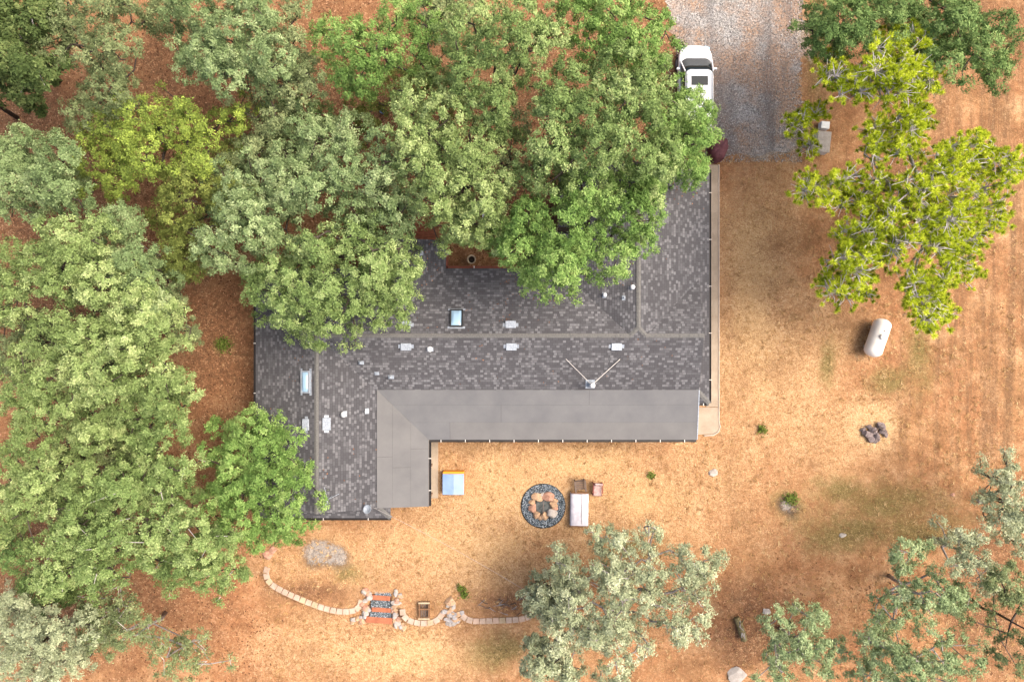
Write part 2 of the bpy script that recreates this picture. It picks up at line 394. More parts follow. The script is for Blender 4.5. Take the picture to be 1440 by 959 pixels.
def stones_stuff(name, pts, size, mat, seed=1, parent=None, z=None):
    """many small angular pebbles as one mesh"""
    r = np.random.default_rng(seed); n = len(pts)
    base = np.array([(1,0,0),(-1,0,0),(0,1,0),(0,-1,0),(0,0,1),(0,0,-1)], float)
    fc = np.array([(0,2,4),(2,1,4),(1,3,4),(3,0,4),(2,0,5),(1,2,5),(3,1,5),(0,3,5)])
    s = size*r.uniform(.5, 1.3, (n, 1, 1))*r.uniform(.6, 1.2, (n, 6, 1))
    th = r.uniform(0, 6.28, n); c, s2 = np.cos(th), np.sin(th)
    B = base[None]*s*np.array([1, .8, .6]); X = B[..., 0]*c[:, None]-B[..., 1]*s2[:, None]; Y = B[..., 0]*s2[:, None]+B[..., 1]*c[:, None]
    V = np.stack([X, Y, B[..., 2]], -1) + np.asarray(pts)[:, None, :]
    Q = (fc[None] + (np.arange(n)*6)[:, None, None]).reshape(-1, 3)
    o = fastmesh(name, V.reshape(-1, 3), Q, mat, np.repeat(r.random(n), 6), parent, 3); o['kind'] = 'stuff'
    return o
gp = []
for _ in range(13000):
    py = rng.uniform(-20, 228); px = rng.uniform(950+max(0, py-100)*.35, 1128)
    p = P(px, py, .012); gp.append(tuple(p))
tag(stones_stuff('gravel', gp, .038, M['gravel_grey'], 3), 'loose grey gravel scattered over the driveway', 'gravel')

def walkway():
    t = empty('concrete_walkway', P(1005, 420, 0)); L = t.location
    tag(t, 'tan concrete walkway with raised edge along the east eave', 'walkway')
    # slabs between house and edging, rounded corner at its south end
    cuts = [232, 300, 372, 446, 520, 572]
    for a, b in zip(cuts[:-1], cuts[1:]):
        p = P(993, b-.4, .03); q = P(1009.5, a+.4, .03)
        MB().box(((p.x+q.x)/2-L.x, (p.y+q.y)/2-L.y, .025), (q.x-p.x, q.y-p.y+.026, .06)).build('slab', M['concrete'], t, bevel=.006)
    mb = MB(); pts = [P(978, 572.6), P(1011.5, 572.6), P(1011.5, 598), P(1009, 606), P(1003, 610), P(978, 611)]
    n = len(pts); vs = [(p.x-L.x, p.y-L.y, -.005) for p in pts]+[(p.x-L.x, p.y-L.y, .055) for p in pts]
    mb.add(vs, [tuple(range(n))[::-1], tuple(range(n, 2*n))]+[(i, (i+1) % n, n+(i+1) % n, n+i) for i in range(n)]); mb.build('slab', M['concrete'], t)
    pts = [P(1010.5, y) for y in range(232, 600, 20)] + [P(1012.3, 600), P(1009.5, 607.5), P(1003, 611.5), P(990, 612.5)]
    MB().tube([(p.x-L.x, p.y-L.y, .045) for p in pts], .045, 6).build('kerb_edge', M['kerb'], t)
walkway()

# ------------------------------------------------------------------ the house
ze, s = 2.6, .342
yS, yR, yN = -3.41, .28, 3.97
xE, xG, xN, xW = 10.79, 10.15, 6.67, 2.55      # NE wing: east eave, gable, ridge, west eave
xw0, xw1, xw2 = -14.03, -10.34, -6.65          # west wing: west eave, ridge, east eave
yT = 9.4                                       # north end of NE wing
yB, yBg = -9.68, -9.12                         # south skirt eave, gable
house = empty('ranch_house', (0, 0, 0))
tag(house, 'single storey house with grey shingle roof and wings around a yard', 'house')

def clip(poly, a, b, c):
    """keep the half plane a*x+b*y>=c"""
    out = []
    for i in range(len(poly)):
        p, q = poly[i], poly[(i+1) % len(poly)]
        dp, dq = a*p[0]+b*p[1]-c, a*q[0]+b*q[1]-c
        if dp >= 0: out.append(p)
        if dp*dq < 0:
            t = dp/(dp-dq); out.append((p[0]+(q[0]-p[0])*t, p[1]+(q[1]-p[1])*t))
    return out

def slope(polys, o, g, name='roof_slope', run=.1325):
    """roof slope: o = eave point, g = unit uphill direction; overlapping courses as real steps"""
    mb = MB(); uh = (-g[1], g[0])
    def zz(p): return ze + s*((p[0]-o[0])*g[0]+(p[1]-o[1])*g[1])
    for poly in polys:
        ds = [(p[0]-o[0])*g[0]+(p[1]-o[1])*g[1] for p in poly]
        k0, k1 = int(math.floor(min(ds)/run)), int(math.ceil(max(ds)/run))
        for k in range(k0, k1):
            q = clip(clip(poly, g[0], g[1], g[0]*o[0]+g[1]*o[1]+k*run), -g[0], -g[1], -(g[0]*o[0]+g[1]*o[1]+(k+1)*run))
            if len(q) < 3: continue
            base = len(mb.v); lows = []
            for i, p in enumerate(q):
                d = (p[0]-o[0])*g[0]+(p[1]-o[1])*g[1]; fr = d/run-k
                mb.v.append((p[0], p[1], zz(p)+.030+.012*(1-fr))); mb.uv.append(((p[0]*uh[0]+p[1]*uh[1]), d*1.057))
                if fr < .02: lows.append(base+i)
            mb.f.append(tuple(range(base, base+len(q))))
            if len(lows) >= 2:
                a, b = lows[0], lows[-1]; va, vb = mb.v[a], mb.v[b]; n = len(mb.v)
                mb.v += [(va[0], va[1], va[2]-.04), (vb[0], vb[1], vb[2]-.04)]; mb.uv += [mb.uv[a], mb.uv[b]]
                mb.f.append((a, b, n+1, n))
    ob = mb.build(name, M['shingle'], house)
    # make every face look up
    bm = bmesh.new(); bm.from_mesh(ob.data)
    for f in bm.faces:
        if f.normal.z < -.01: f.normal_flip()
    bm.to_mesh(ob.data); bm.free()
    # deck board below
    mb = MB()
    for poly in polys:
        n = len(poly); vs = [(p[0], p[1], zz(p)+.022) for p in poly]+[(p[0], p[1], zz(p)-.10) for p in poly]
        mb.add(vs, [tuple(range(n)), tuple(range(n, 2*n))[::-1]]+[(i, n+i, n+(i+1) % n, (i+1) % n) for i in range(n)])
    mb.build('roof_deck', M['trim'], ob)
    return ob

zR = ze+s*(yR-yS); zN = ze+s*(xN-xW)
slope([[(xw2,yS),(xE,yS),(xG,yS+xE-xG),(xG,yR),(xE-(yN-yR),yR),(xN,yR+(zN-zR)/s),(xW+(yN-yR),yR),(xw1,yR)]], (0,yS), (0,1))
slope([[(xw0,yN),(xw1,yR),(xW+(yN-yR),yR),(xW,yN)]], (0,yN), (0,-1))
slope([[(xE-(yN-yR),yR),(xG,yR),(xG,yN-(xE-xG))]], (0,yN), (0,-1))
slope([[(xN,yR+(zN-zR)/s),(xE-(yN-yR),yR),(xG,yN-(xE-xG)),(xG,yT),(xN,yT)], [(xG,yS+xE-xG),(xE,yS),(xE,yT),(xG,yT)]], (xE,0), (-1,0))
slope([[(xW+(yN-yR),yR),(xN,yR+(zN-zR)/s),(xN,yT),(xW,yT),(xW,yN)]], (xW,0), (1,0))
slope([[(xw1,yR),(xw1,yBg),(xw0+yBg-yB,yBg),(xw0,yB),(xw0,yN)]], (xw0,0), (1,0))
slope([[(xw1,yR),(xw2,yS),(xw2,yB),(xw2-(yBg-yB),yBg),(xw1,yBg)]], (xw2,0), (-1,0))
slope([[(xw0,yB),(xw2,yB),(xw2-(yBg-yB),yBg),(xw0+(yBg-yB),yBg)]], (0,yB), (0,1))
nx2, nh, nyT = -3.62, 2.3, 5.5
slope([[(nx2,yN),(nx2,nyT),(nx2-nh,nyT),(nx2-nh,yN-nh)]], (nx2,0), (-1,0))
slope([[(nx2-2*nh,yN),(nx2-2*nh,nyT),(nx2-nh,nyT),(nx2-nh,yN-nh)]], (nx2-2*nh,0), (1,0))

def caps(a, b, wd=.115, drop=.038, mat='cap'):
    """overlapping ridge cap pieces from a to b"""
    a, b = Vector(a), Vector(b); d = b-a; n = max(1, int(d.length/.24)); t = d.normalized(); sd = t.cross(Vector((0, 0, 1))).normalized()
    mb = MB()
    for i in range(n):
        p = a+d*(i/n)-t*.02; q = a+d*((i+1)/n)+t*.03; j = random.uniform(-.006, .006)
        h0, h1 = .075+j, .055+j
        mb.add([p+sd*wd+Vector((0,0,h0-drop)), p+Vector((0,0,h0)), p-sd*wd+Vector((0,0,h0-drop)), q+sd*wd+Vector((0,0,h1-drop)), q+Vector((0,0,h1)), q-sd*wd+Vector((0,0,h1-drop)),
                p+sd*wd+Vector((0,0,h0-drop-.03)), p-sd*wd+Vector((0,0,h0-drop-.03))],
               [(0,1,4,3),(1,2,5,4),(0,6,7,2,1)])
    mb.build('ridge_cap', M[mat], house)
random.seed(3)
pk = (xN, yR+(zN-zR)/s, zN); hl = (xW+(yN-yR), yR, zR); hr = (xE-(yN-yR), yR, zR)
caps((xw1, yR, zR), hl); caps(hr, (xG, yR, zR)); caps(pk, (xN, yT, zN)); caps(hl, pk); caps(hr, pk)
caps((xw1, yBg, zR), (xw1, yR, zR)); caps((xE, yS, ze), (xG, yS+xE-xG, ze+s*(xE-xG)), .13)
caps((xw2, yB, ze), (xw2-(yBg-yB), yBg, ze+s*(yBg-yB)), .13); caps((xw0, yB, ze), (xw0+(yBg-yB), yBg, ze+s*(yBg-yB)), .13)
caps((xw0, yN, ze), (xw1, yR, zR), .13); caps((nx2-nh, nyT, ze+s*nh), (nx2-nh, yN-nh, ze+s*nh))

# walls below the eaves (0.5 m in), gables
def wall_block(x0, y0, x1, y1):
    MB().box(((x0+x1)/2, (y0+y1)/2, 1.26), (x1-x0, y1-y0, 2.5)).build('wall', M['siding'], house)
wall_block(xw0+.5, yB+.5, xw2-.5, yS+.5); wall_block(xw0+.502, yS+.5, xE-.5, yN-.5); wall_block(xW+.5, yN-.5, xE-.502, yT-.4); wall_block(nx2-2*nh+.4, yN-.5, nx2-.4, nyT-.35)
def gable(pts): 
    mb = MB(); n = len(pts); a = [Vector(p) for p in pts]; nrm = (a[1]-a[0]).cross(a[2]-a[0]).normalized()*.05
    mb.add([p for p in a]+[p+nrm for p in a], [tuple(range(n))[::-1], tuple(range(n, 2*n))]+[(i, (i+1) % n, n+(i+1) % n, n+i) for i in range(n)]); mb.build('gable_panel', M['siding'], house)
zg = ze+s*(xE-xG)-.1
gable([(xG-.3, yS+.7, zg), (xG-.3, yN-.7, zg), (xG-.3, yR, zR-.13)])
gable([(xw2-.7, yBg+.3, zg), (xw0+.7, yBg+.3, zg), (xw1, yBg+.3, zR-.13)])
gable([(xW+.4, yT-.35, ze-.05), (xE-.4, yT-.35, ze-.05), (xN, yT-.35, zN-.16)]); gable([(nx2-2*nh+.3, nyT-.3, ze-.05), (nx2-.3, nyT-.3, ze-.05), (nx2-nh, nyT-.3, ze+s*nh-.16)])
def opening(name, c, d, axis):
    f = MB().box(c, (d[0], .06, d[1]) if axis == 'y' else (.06, d[0], d[1])).build(name, M['trim'], house)
    e = .05; MB().box(c, (d[0]-.12, .07, d[1]-.12) if axis == 'y' else (.07, d[0]-.12, d[1]-.12)).build('pane' if name == 'window' else 'panel', M['glass'] if name == 'window' else M['white_metal'], f)
for x in (-4.6, -1.2, 2.4, 6.0): opening('window', (x, yS+.49, 1.5), (1.4, 1.1), 'y')
for y in (-5.2, -7.6): opening('window', (xw2-.49, y, 1.5), (1.3, 1.1), 'x')
for y in (-1.5, 1.8, 5.2, 7.4): opening('window', (xE-.49, y, 1.5), (1.2, 1.0), 'x')
for y in (-7, -4, -1, 2): opening('window', (xw0+.49, y, 1.5), (1.2, 1.0), 'x')
opening('garage_door', (xN, yT-.39, 1.1), (4.8, 2.1), 'y')

def gutter(a, b, out, mat='gutter', step=2.4, z=ze-.02):
    """open trough hung outside the eave line a-b; out = outward direction"""
    a, b = Vector((*a, z)), Vector((*b, z)); d = (b-a); t = d.normalized(); o = Vector((*out, 0)); mb = MB()
    prof = [(.0, .0), (.0, -.10), (.12, -.10), (.13, .0), (.117, .0), (.108, -.088), (.012, -.088), (.012, 0)]
    vs = [a+o*(p[0]+.004)+Vector((0,0,p[1])) for p in prof]+[b+o*(p[0]+.004)+Vector((0,0,p[1])) for p in prof]
    n = len(prof); mb.add(vs, [(i, (i+1) % n, n+(i+1) % n, n+i) for i in range(n)]+[tuple(range(n)), tuple(range(n, 2*n))[::-1]])
    g = mb.build('gutter', M[mat], house)
    k = max(1, int(d.length/step))
    for i in range(k):
        p = a+d*((i+.5)/k)+o*.06+Vector((0, 0, .008)); ang = math.atan2(t.y, t.x)
        MB().box(p, (.035, .16, .012), ang).build('hanger', M['hanger'], g)
gutter((xE, yS), (xE, yT), (1, 0)); gutter((xG+.05, yS), (xE, yS), (0, -1)); gutter((xw0, yB), (xw2, yB), (0, -1))
gutter((xw0, yB), (xw0, yN), (-1, 0)); gutter((nx2, yN), (nx2, nyT), (1, 0), 'red_gutter'); gutter((nx2, yN), (xW, yN), (0, 1), 'red_gutter')

# patio roof: rolled roofing sheets on the inner side of the L
px0, py0, run, pz, ps = -7.34, -2.65, 2.77, 2.93, .15
px1, py1 = 10.15, -9.08
patio = empty('patio_roof'); patio.parent = house
bands = [0, .83, 1.80, run]
random.seed(8)
def sheet(poly, zf, mat):
    cx_ = sum(p[0] for p in poly)/len(poly); cy_ = sum(p[1] for p in poly)/len(poly)
    poly = [(p[0]+math.copysign(.0025, cx_-p[0]), p[1]+math.copysign(.0025, cy_-p[1])) for p in poly]
    n = len(poly); vs = [(p[0], p[1], zf(p)) for p in poly]+[(p[0], p[1], zf(p)-.012) for p in poly]
    MB().add(vs, [tuple(range(n)), tuple(range(n, 2*n))[::-1]]+[(i, n+i, n+(i+1) % n, (i+1) % n) for i in range(n)]).build('roofing_sheet', M[mat], patio)
for bi in range(3):
    d0, d1 = bands[bi], bands[bi+1]; lift = (2-bi)*.002
    cuts = sorted([px0+d0] + [(-2.9, 4.2), (-.6, 6.4), (-3.4, 3.0)][bi][0:2] if False else [None]+list([(4.2,), (-.6,), (-3.4,)][bi])+[px1], key=lambda v: -99 if v is None else v)
    for a, b in zip(cuts[:-1], cuts[1:]):
        la = (px0+d0, px0+d1) if a is None else (a+.006, a+.006)
        sheet([(la[0], py0-d0), (la[1], py0-d1), (b, py0-d1), (b, py0-d0)], lambda p, l=lift: pz-ps*(py0-p[1])+l, random.choice(['roll', 'roll', 'roll2']))
    c2 = [None, (-6.3, -6.9, -5.9)[bi], py1]
    for a, b in zip(c2[:-1], c2[1:]):
        la = (py0-d0, py0-d1) if a is None else (a-.006, a-.006)
        sheet([(px0+d0, la[0]), (px0+d0, b), (px0+d1, b), (px0+d1, la[1])], lambda p, l=lift: pz-ps*(p[0]-px0)+l, 'roll2')
for poly, zf in (([(px0+.03, py0-.03), (px0+run-.03, py0-run+.03), (px1-.03, py0-run+.03), (px1-.03, py0-.03)], lambda p: pz-ps*(py0-p[1])), ([(px0+.03, py0-.03), (px0+.03, py1+.03), (px0+run-.03, py1+.03), (px0+run-.03, py0-run+.03)], lambda p: pz-ps*(p[0]-px0))):
    MB().add([(p[0], p[1], zf(p)-.014) for p in poly]+[(p[0], p[1], zf(p)-.06) for p in poly], [(0,1,2,3),(7,6,5,4)]+[(i, 4+i, 4+(i+1) % 4, (i+1) % 4) for i in range(4)]).build('underlay', M['black'], patio)
# frame, posts, slab below
zo = pz-ps*run
MB().box(((px0+run+px1)/2, py0-run+.12, zo-.12), (px1-px0-run, .12, .16)).build('beam', M['trim'], patio)
MB().box((px0+run-.12, (py1+py0-run)/2, zo-.12), (.12, py0-run-py1, .16)).build('beam', M['trim'], patio)
for i in range(6): MB().box((px0+run+.2+i*(px1-px0-run-.4)/5, py0-run+.12, (zo-.2)/2+.02), (.11, .11, zo-.24)).build('post', M['trim'], patio)
for y in (-7.2, -8.9): MB().box((px0+run-.12, y, (zo-.2)/2+.02), (.11, .11, zo-.24)).build('post', M['trim'], patio)
MB().box(((xw2-.5+px1)/2, (yS+.5+py0-run-.1)/2, .03), (px1-xw2+.5, yS+.5-(py0-run-.1), .10)).build('patio_slab', M['concrete'], house)
MB().box(((xw2-.5+px0+run+.25)/2, (py1-.1+py0-run-.105)/2, .03), (px0+run+.25-xw2+.5, (py0-run-.105)-(py1-.1), .10)).build('patio_slab', M['concrete'], house)
gutter((px0+run, py0-run), (px1, py0-run), (0, -1), 'gutter', 1.25, zo-.015); gutter((px0+run, py0-run-.14), (px0+run, py1), (1, 0), 'gutter', 1.25, zo-.015)
# metal drip edge at the east end
MB().box((px1+.02, py0-run/2, pz-ps*run/2+.0), (.05, run, .03), m=Matrix.Rotation(math.atan(ps), 3, 'X')).build('drip_edge', M['galv'], patio)

# ---- roof fittings
def roof_frame(px, py, plane):
    """point on a roof plane under a pixel, with its (right, uphill, normal) axes"""
    o, g = plane; z = 3.2
    for _ in range(12):
        p = P(px, py, z); z = ze + s*((p.x-o[0])*g[0]+(p.y-o[1])*g[1])+.035
    p = P(px, py, z); up = Vector((g[0], g[1], s)).normalized(); n = Vector((-s*g[0], -s*g[1], 1)).normalized()
    return p, Matrix((up.cross(n), up, n)).transposed()
PS, PN = ((0, yS), (0, 1)), ((0, yN), (0, -1)); PWE, PWW = ((xw2, 0), (-1, 0)), ((xw0, 0), (1, 0)); PNW = ((xW, 0), (1, 0)); PNNE = ((nx2, 0), (-1, 0))
MATS = {}
def fit(name, px, py, plane):
    p, Mx = roof_frame(px, py, plane); e = bpy.data.objects.new(name, None); COL.objects.link(e); e.parent = house
    MATS[e.name] = Matrix.Translation(p) @ Mx.to_4x4(); e.matrix_local = MATS[e.name]; e.empty_display_size = .1; return e
def skylight(px, py, plane, wd, ln, mat):
    e = fit('skylight', px, py, plane)
    MB().box((0, ln/2+.05, .012), (wd+.3, .12, .02)).build('flashing', M['galv'], e); MB().box((0, -ln/2-.05, .014), (wd+.3, .10, .02)).build('flashing', M['galv'], e)
    mb = MB(); t = .07
    for c, d in (((0, ln/2, .06), (wd+t, t, .13)), ((0, -ln/2, .06), (wd+t, t, .13)), ((wd/2, 0, .06), (t, ln-t, .128)), ((-wd/2, 0, .06), (t, ln-t, .128))): mb.box(c, d)
    mb.build('frame', M['black'] if mat == 'dark' else M['galv'], e)
    mb = MB(); n = 8                                    # shallow acrylic dome
    for j in range(n+1):
        for i in range(n+1):
            u, v = i/n*2-1, j/n*2-1; mb.v.append((u*(wd-t)/2, v*(ln-t)/2, .075+.09*(1-u**4)*(1-v**4)))
    for j in range(n):
        for i in range(n): q = j*(n+1)+i; mb.f.append((q, q+1, q+n+2, q+n+1))
    mb.build('pane', M['sky_glass'], e, True)
skylight(642, 448, PN, .62, .92, 'dark'); skylight(430.5, 537, PWW, 1.12, .46, 'galv')
def box_vent(px, py, plane, wd=.56, ln=.36):
    e = fit('roof_vent', px, py, plane)
    MB().box((0, 0, .008), (wd+.26, ln*.55, .014)).build('flashing', M['galv'], e)
    MB().add([(-wd/2, -ln/2, .0), (wd/2, -ln/2, 0), (wd/2, ln/2, 0), (-wd/2, ln/2, 0), (-wd/2, -ln/2, .15), (wd/2, -ln/2, .15), (wd/2*.94, ln/2, .05), (-wd/2*.94, ln/2, .05)],
             [(0,3,2,1),(4,5,6,7),(0,1,5,4),(1,2,6,5),(2,3,7,6),(3,0,4,7)]).build('hood', M['galv'], e, bevel=.012)
for q in ((571,457,PN),(718,457,PN),(571,487,PS),(719,487,PS),(867,487,PS)): box_vent(*q)
box_vent(431, 597, PWW, .62, .34); box_vent(459, 596, PWE, .66, .42)
def pipe_vent(px, py, plane, r=.05, h=.3, white=False, base=.3):
    e = fit('vent_pipe', px, py, plane); mt = M['white_metal'] if white else M['galv']
    MB().box((0, 0, .008), (base*.85, base*.6, .014)).build('flashing', M['galv'], e)
    Mi = MATS[e.name].to_3x3().inverted(); upv = Mi @ Vector((0, 0, 1))
    MB().tube([upv*0, upv*h], r, 10).tube([upv*(h-.02), upv*(h+.03)], r*1.5, 10).build('pipe', mt, e, True)
for q in ((508,510,PS,.06,.2,False,.34),(530,525,PS,.03,.25),(550,530,PS,.06,.3,False,.36),(605,491,PS,.10,.18,True,.40),(485,582,PWE,.10,.30,True,.36),(516,578,PWE,.05,.22,True,.34),
          (850,415,PNW,.07,.2,True,.36),(877,419,PNW,.035,.25),(889,404,PNW,.08,.2,True,.3),(785,416,PN,.06,.2),(577,399,PNNE,.07,.25,True,.3),(593,356,PNNE,.04,.25)): pipe_vent(*q)
# flue chimney with two stay rods
e = fit('flue_chimney', 830, 540, PS); Mi = MATS[e.name].to_3x3().inverted()
MB().box((0, 0, .01), (.5, .5, .016)).build('flashing', M['galv'], e)
up = Mi @ Vector((0, 0, 1)); MB().tube([up*0, up*.12, up*.14, up*1.0], [.2, .17, .11, .11], 16).build('pipe', M['galv'], e, True)
cp = up*1.0; lm = MB(); lm.tube([cp, cp+up*.05], .14, 16).tube([cp+up*.1, cp+up*.17], [.15, .10], 16).tube([cp+up*.05, cp+up*.1], .06, 8); lm.build('cap', M['white_metal'], e, True)
inv = MATS[e.name].inverted()
for q in ((796, 505), (872, 505)):
    p, _ = roof_frame(*q, PS); MB().tube([inv @ p, up*.8], .014, 5).build('stay_rod', M['hanger'], e)
# aerial with folded arms, small dish on the skirt
e = fit('aerial', 467, 697, PWE); Mi = MATS[e.name].to_3x3().inverted(); up = Mi @ Vector((0, 0, 1)); inv = MATS[e.name].inverted()
MB().tube([up*0, up*.9], .022, 6).build('mast', M['galv'], e)
top = MATS[e.name] @ (up*.9)
for q, z in (((456,685),.0),((477,694),.03),((455,717),.0),((461,709),.05)):
    t = P(q[0], q[1], top.z+z); MB().tube([inv @ (top+Vector((0,0,z))), inv @ t], .018, 5).build('arm', M['galv'], e)
e = fit('satellite_dish', 520, 713, PWE); Mi = MATS[e.name].to_3x3().inverted(); up = Mi @ Vector((0, 0, 1))
MB().tube([up*0, up*.5], .02, 6).build('mast', M['galv'], e)
d = MB(); d.lathe([(.02, 0), (.12, .015), (.2, .05), (.24, .085), (.232, .088), (.19, .056), (.02, .012)], (0, 0, 0), 18); do = d.build('dish', M['galv'], e, True)
do.location = up*.5; do.rotation_euler = (R(-35), R(25), 0)
MB().tube([up*.45, up*.6+Vector((.3, -.18, .1))], .012, 5).build('feed_arm', M['galv'], e)
# overhead cable from the gable to the silver tree
a, b = P(524, 713, 3.1), P(742, 832, 3.4); mb = MB()
cab = mb.tube([a+(b-a)*(i/20)+Vector((0, 0, -.8*4*(i/20)*(1-i/20)*.5)) for i in range(21)], .007, 5).build('overhead_cable', M['stone_grey'])
tag(cab, 'thin pale overhead cable from the house gable to the silver leaved tree', 'cable')

# ------------------------------------------------------------------ trees
def tree(name, label, ells, pal, zc=6.5, dome=1.6, base=None, bark='bark_dark', rl=(.55, 1.15), leaf=.10, dens=1.0, loosen=.13, fill=1.0, seed=0, kind='leaf', twigs=0, group=None):
    r = np.random.default_rng(seed+11)
    k = (H-zc)/F; gx = 1.10 if kind == 'pine' else .98 if (ells[0][0] > 1050 and ells[0][1] > 600) else 1.15 if (ells[0][0] < 640 and kind == 'leaf') else 1.06; ells = [(a[0], a[1], a[2]*gx, a[3]*gx) for a in ells]
    area = sum(math.pi*a[2]*a[3] for a in ells)*k*k
    cx = sum(a[0]*a[2]*a[3] for a in ells)/sum(a[2]*a[3] for a in ells); cy = sum(a[1]*a[2]*a[3] for a in ells)/sum(a[2]*a[3] for a in ells)
    rmax = max(math.hypot(a[0]-cx, a[1]-cy)+max(a[2], a[3]) for a in ells)
    mean = (rl[0]+rl[1])/2; want = int(max(6, area/(mean*mean*(1.25 if kind == 'leaf' else 1.0))*fill))
    lobes = []; tries = 0; wts = np.array([a[2]*a[3] for a in ells], float); wts /= wts.sum()
    while len(lobes) < want and tries < want*30:
        tries += 1; a = ells[r.choice(len(ells), p=wts)]
        th = r.uniform(0, 6.283); q = math.sqrt(r.random()); R0 = r.uniform(*rl)
        loose = kind == 'leaf' and r.random() < loosen
        if loose: R0 = r.uniform(.28, .5); q = r.uniform(.85, 1.0)
        inset = 1.06 if loose else 1 - R0*.8/(k*min(a[2], a[3])) if k*min(a[2], a[3]) > R0 else .3
        x = a[0]+math.cos(th)*q*a[2]*max(.3, inset); y = a[1]+math.sin(th)*q*a[3]*max(.3, inset)
        u = math.hypot(x-cx, y-cy)/rmax
        low = r.random() < .36
        z = zc + dome*(1-1.7*u*u) + (max(-zc*.5, r.uniform(-3.6, -1.6)) if low else r.uniform(-.8, 1.1))
        p = P(x, y, z)
        if kind == 'leaf' and low: R0 *= .8
        if all((p-l[0]).length > (.66 if kind == 'leaf' else .40)*(R0+l[1]) for l in lobes): lobes.append((p, R0, r.random()))
    root_xy = base if base is not None else tuple(P(cx, cy, zc*.45).xy)
    gzr = float(gz(root_xy[0], root_xy[1])); B = Vector((root_xy[0], root_xy[1], gzr-.05))
    t = empty(name, (B.x, B.y, gzr)); tag(t, label, 'shrub' if name == 'shrub' else 'tree', group)
    L0 = Vector(t.location)
    # --- skeleton: every clump joins the nearest branch already grown
    tc = P(cx, cy, zc); topz = max(1.6, zc-dome*.9-1.0)
    T = Vector((B.x+(tc.x-B.x)*.55, B.y+(tc.y-B.y)*.55, topz)); mid = (B+T)/2+Vector((r.normal(0, .15), r.normal(0, .15), 0))
    nodes = [B, mid, T]; par = [-1, 0, 1]
    top2 = Vector((tc.x, tc.y, zc+dome*.2)); nodes.append(top2); par.append(2)
    for p, R0, _ in sorted(lobes, key=lambda l: (l[0]-T).length):
        e = p-Vector((0, 0, R0*.35)); best = min(range(2, len(nodes)), key=lambda i: (nodes[i]-e).length + .25*(nodes[i]-T).length)
        n0 = nodes[best]; m = (n0+e)/2+Vector((r.normal(0, .12), r.normal(0, .12), r.normal(-.05, .12)))
        nodes.append(m); par.append(best); nodes.append(e); par.append(len(nodes)-2)
    cnt = [1]*len(nodes)
    for i in range(len(nodes)-1, 0, -1): cnt[par[i]] += cnt[i]
    rad = [min(.22, .012+.0115*math.sqrt(c)) for c in cnt]
    tm, bm_ = MB(), MB()
    tm.tube([nodes[0]-L0, nodes[1]-L0, nodes[2]-L0], [rad[0]*1.35, rad[1]*.95, rad[2]*.62], 9)
    for i in range(3, len(nodes)): bm_.tube([nodes[par[i]]-L0, nodes[i]-L0], [min(rad[par[i]], rad[i]*1.35), rad[i]], 5, False)
    tm.build('trunk', M[bark], t, True)
    tw = MB()
    # --- leaves
    C, Nn, Ti, Tb = [], [], [], []
    for p, R0, tint in lobes:
        if kind == 'leaf':
            ns = max(9, int(27*(R0/.8)**2)); d = r.normal(size=(ns, 3)); d /= np.linalg.norm(d, axis=1)[:, None]; d[:, 2] = np.abs(d[:, 2])*1.0-.28*(r.random(ns) < .4)
            d /= np.linalg.norm(d, axis=1)[:, None]; sp = np.array(p)+d*R0*r.uniform(.74, 1.06, (ns, 1))*np.array([1, 1, .9])
            nl = int(1650*dens*r.uniform(.7, 1.35)*(R0/.8)**2); w_ = r.integers(0, ns, nl)
            C.append(sp[w_]+r.normal(0, .085, (nl, 3))); Nn.append(d[w_])
            Ti.append(np.clip(.32*tint+.34*r.random(ns)[w_]+.40*r.random(nl)-.03, 0, 1))
            for _ in range(twigs):
                q = Vector(sp[r.integers(0, ns)]); tw.tube([p-L0, q-L0+Vector((0, 0, .10))], [.018, .010], 4, False)
        else:                                           # pine: round needle tufts on bare grey twigs
            ns = max(6, int(15*(R0/.7)**2*dens)); d = r.normal(size=(ns, 3)); d /= np.linalg.norm(d, axis=1)[:, None]; d[:, 2] = np.abs(d[:, 2])*.7-.1
            sp = np.array(p)+d*R0*r.uniform(.4, 1.35, (ns, 1))
            for q in sp:
                tr_ = r.uniform(.11, .23); nn = 76; e = r.normal(size=(nn, 3)); e /= np.linalg.norm(e, axis=1)[:, None]; e[:, 2] = e[:, 2]*.8+.25
                C.append(q+e*tr_*.55); Nn.append(e); Ti.append(np.clip(.5*r.random()+.25*tint+.35*r.random(nn)-.06, 0, 1)); Tb.append(np.full(nn, tr_))
                qq = Vector(q); mm = (Vector(p)+qq)/2+Vector((r.normal(0, .08), r.normal(0, .08), .05))
                tw.tube([p-L0-Vector((0, 0, R0*.3)), mm-L0, qq-L0], [.024, .017, .010], 4, False)
            for _ in range(twigs):
                e = r.normal(size=3); e /= np.linalg.norm(e); q = Vector(p)+Vector(e)*R0*1.1
                tw.tube([p-L0, q-L0], [.02, .008], 4, False)
    bm_.build('branches', M[bark], t, True)
    if tw.v: tw.build('twigs', M['twig'], t)['kind'] = 'stuff'
    C = np.concatenate(C); Nn = np.concatenate(Nn); Ti = np.concatenate(Ti); n = len(C)
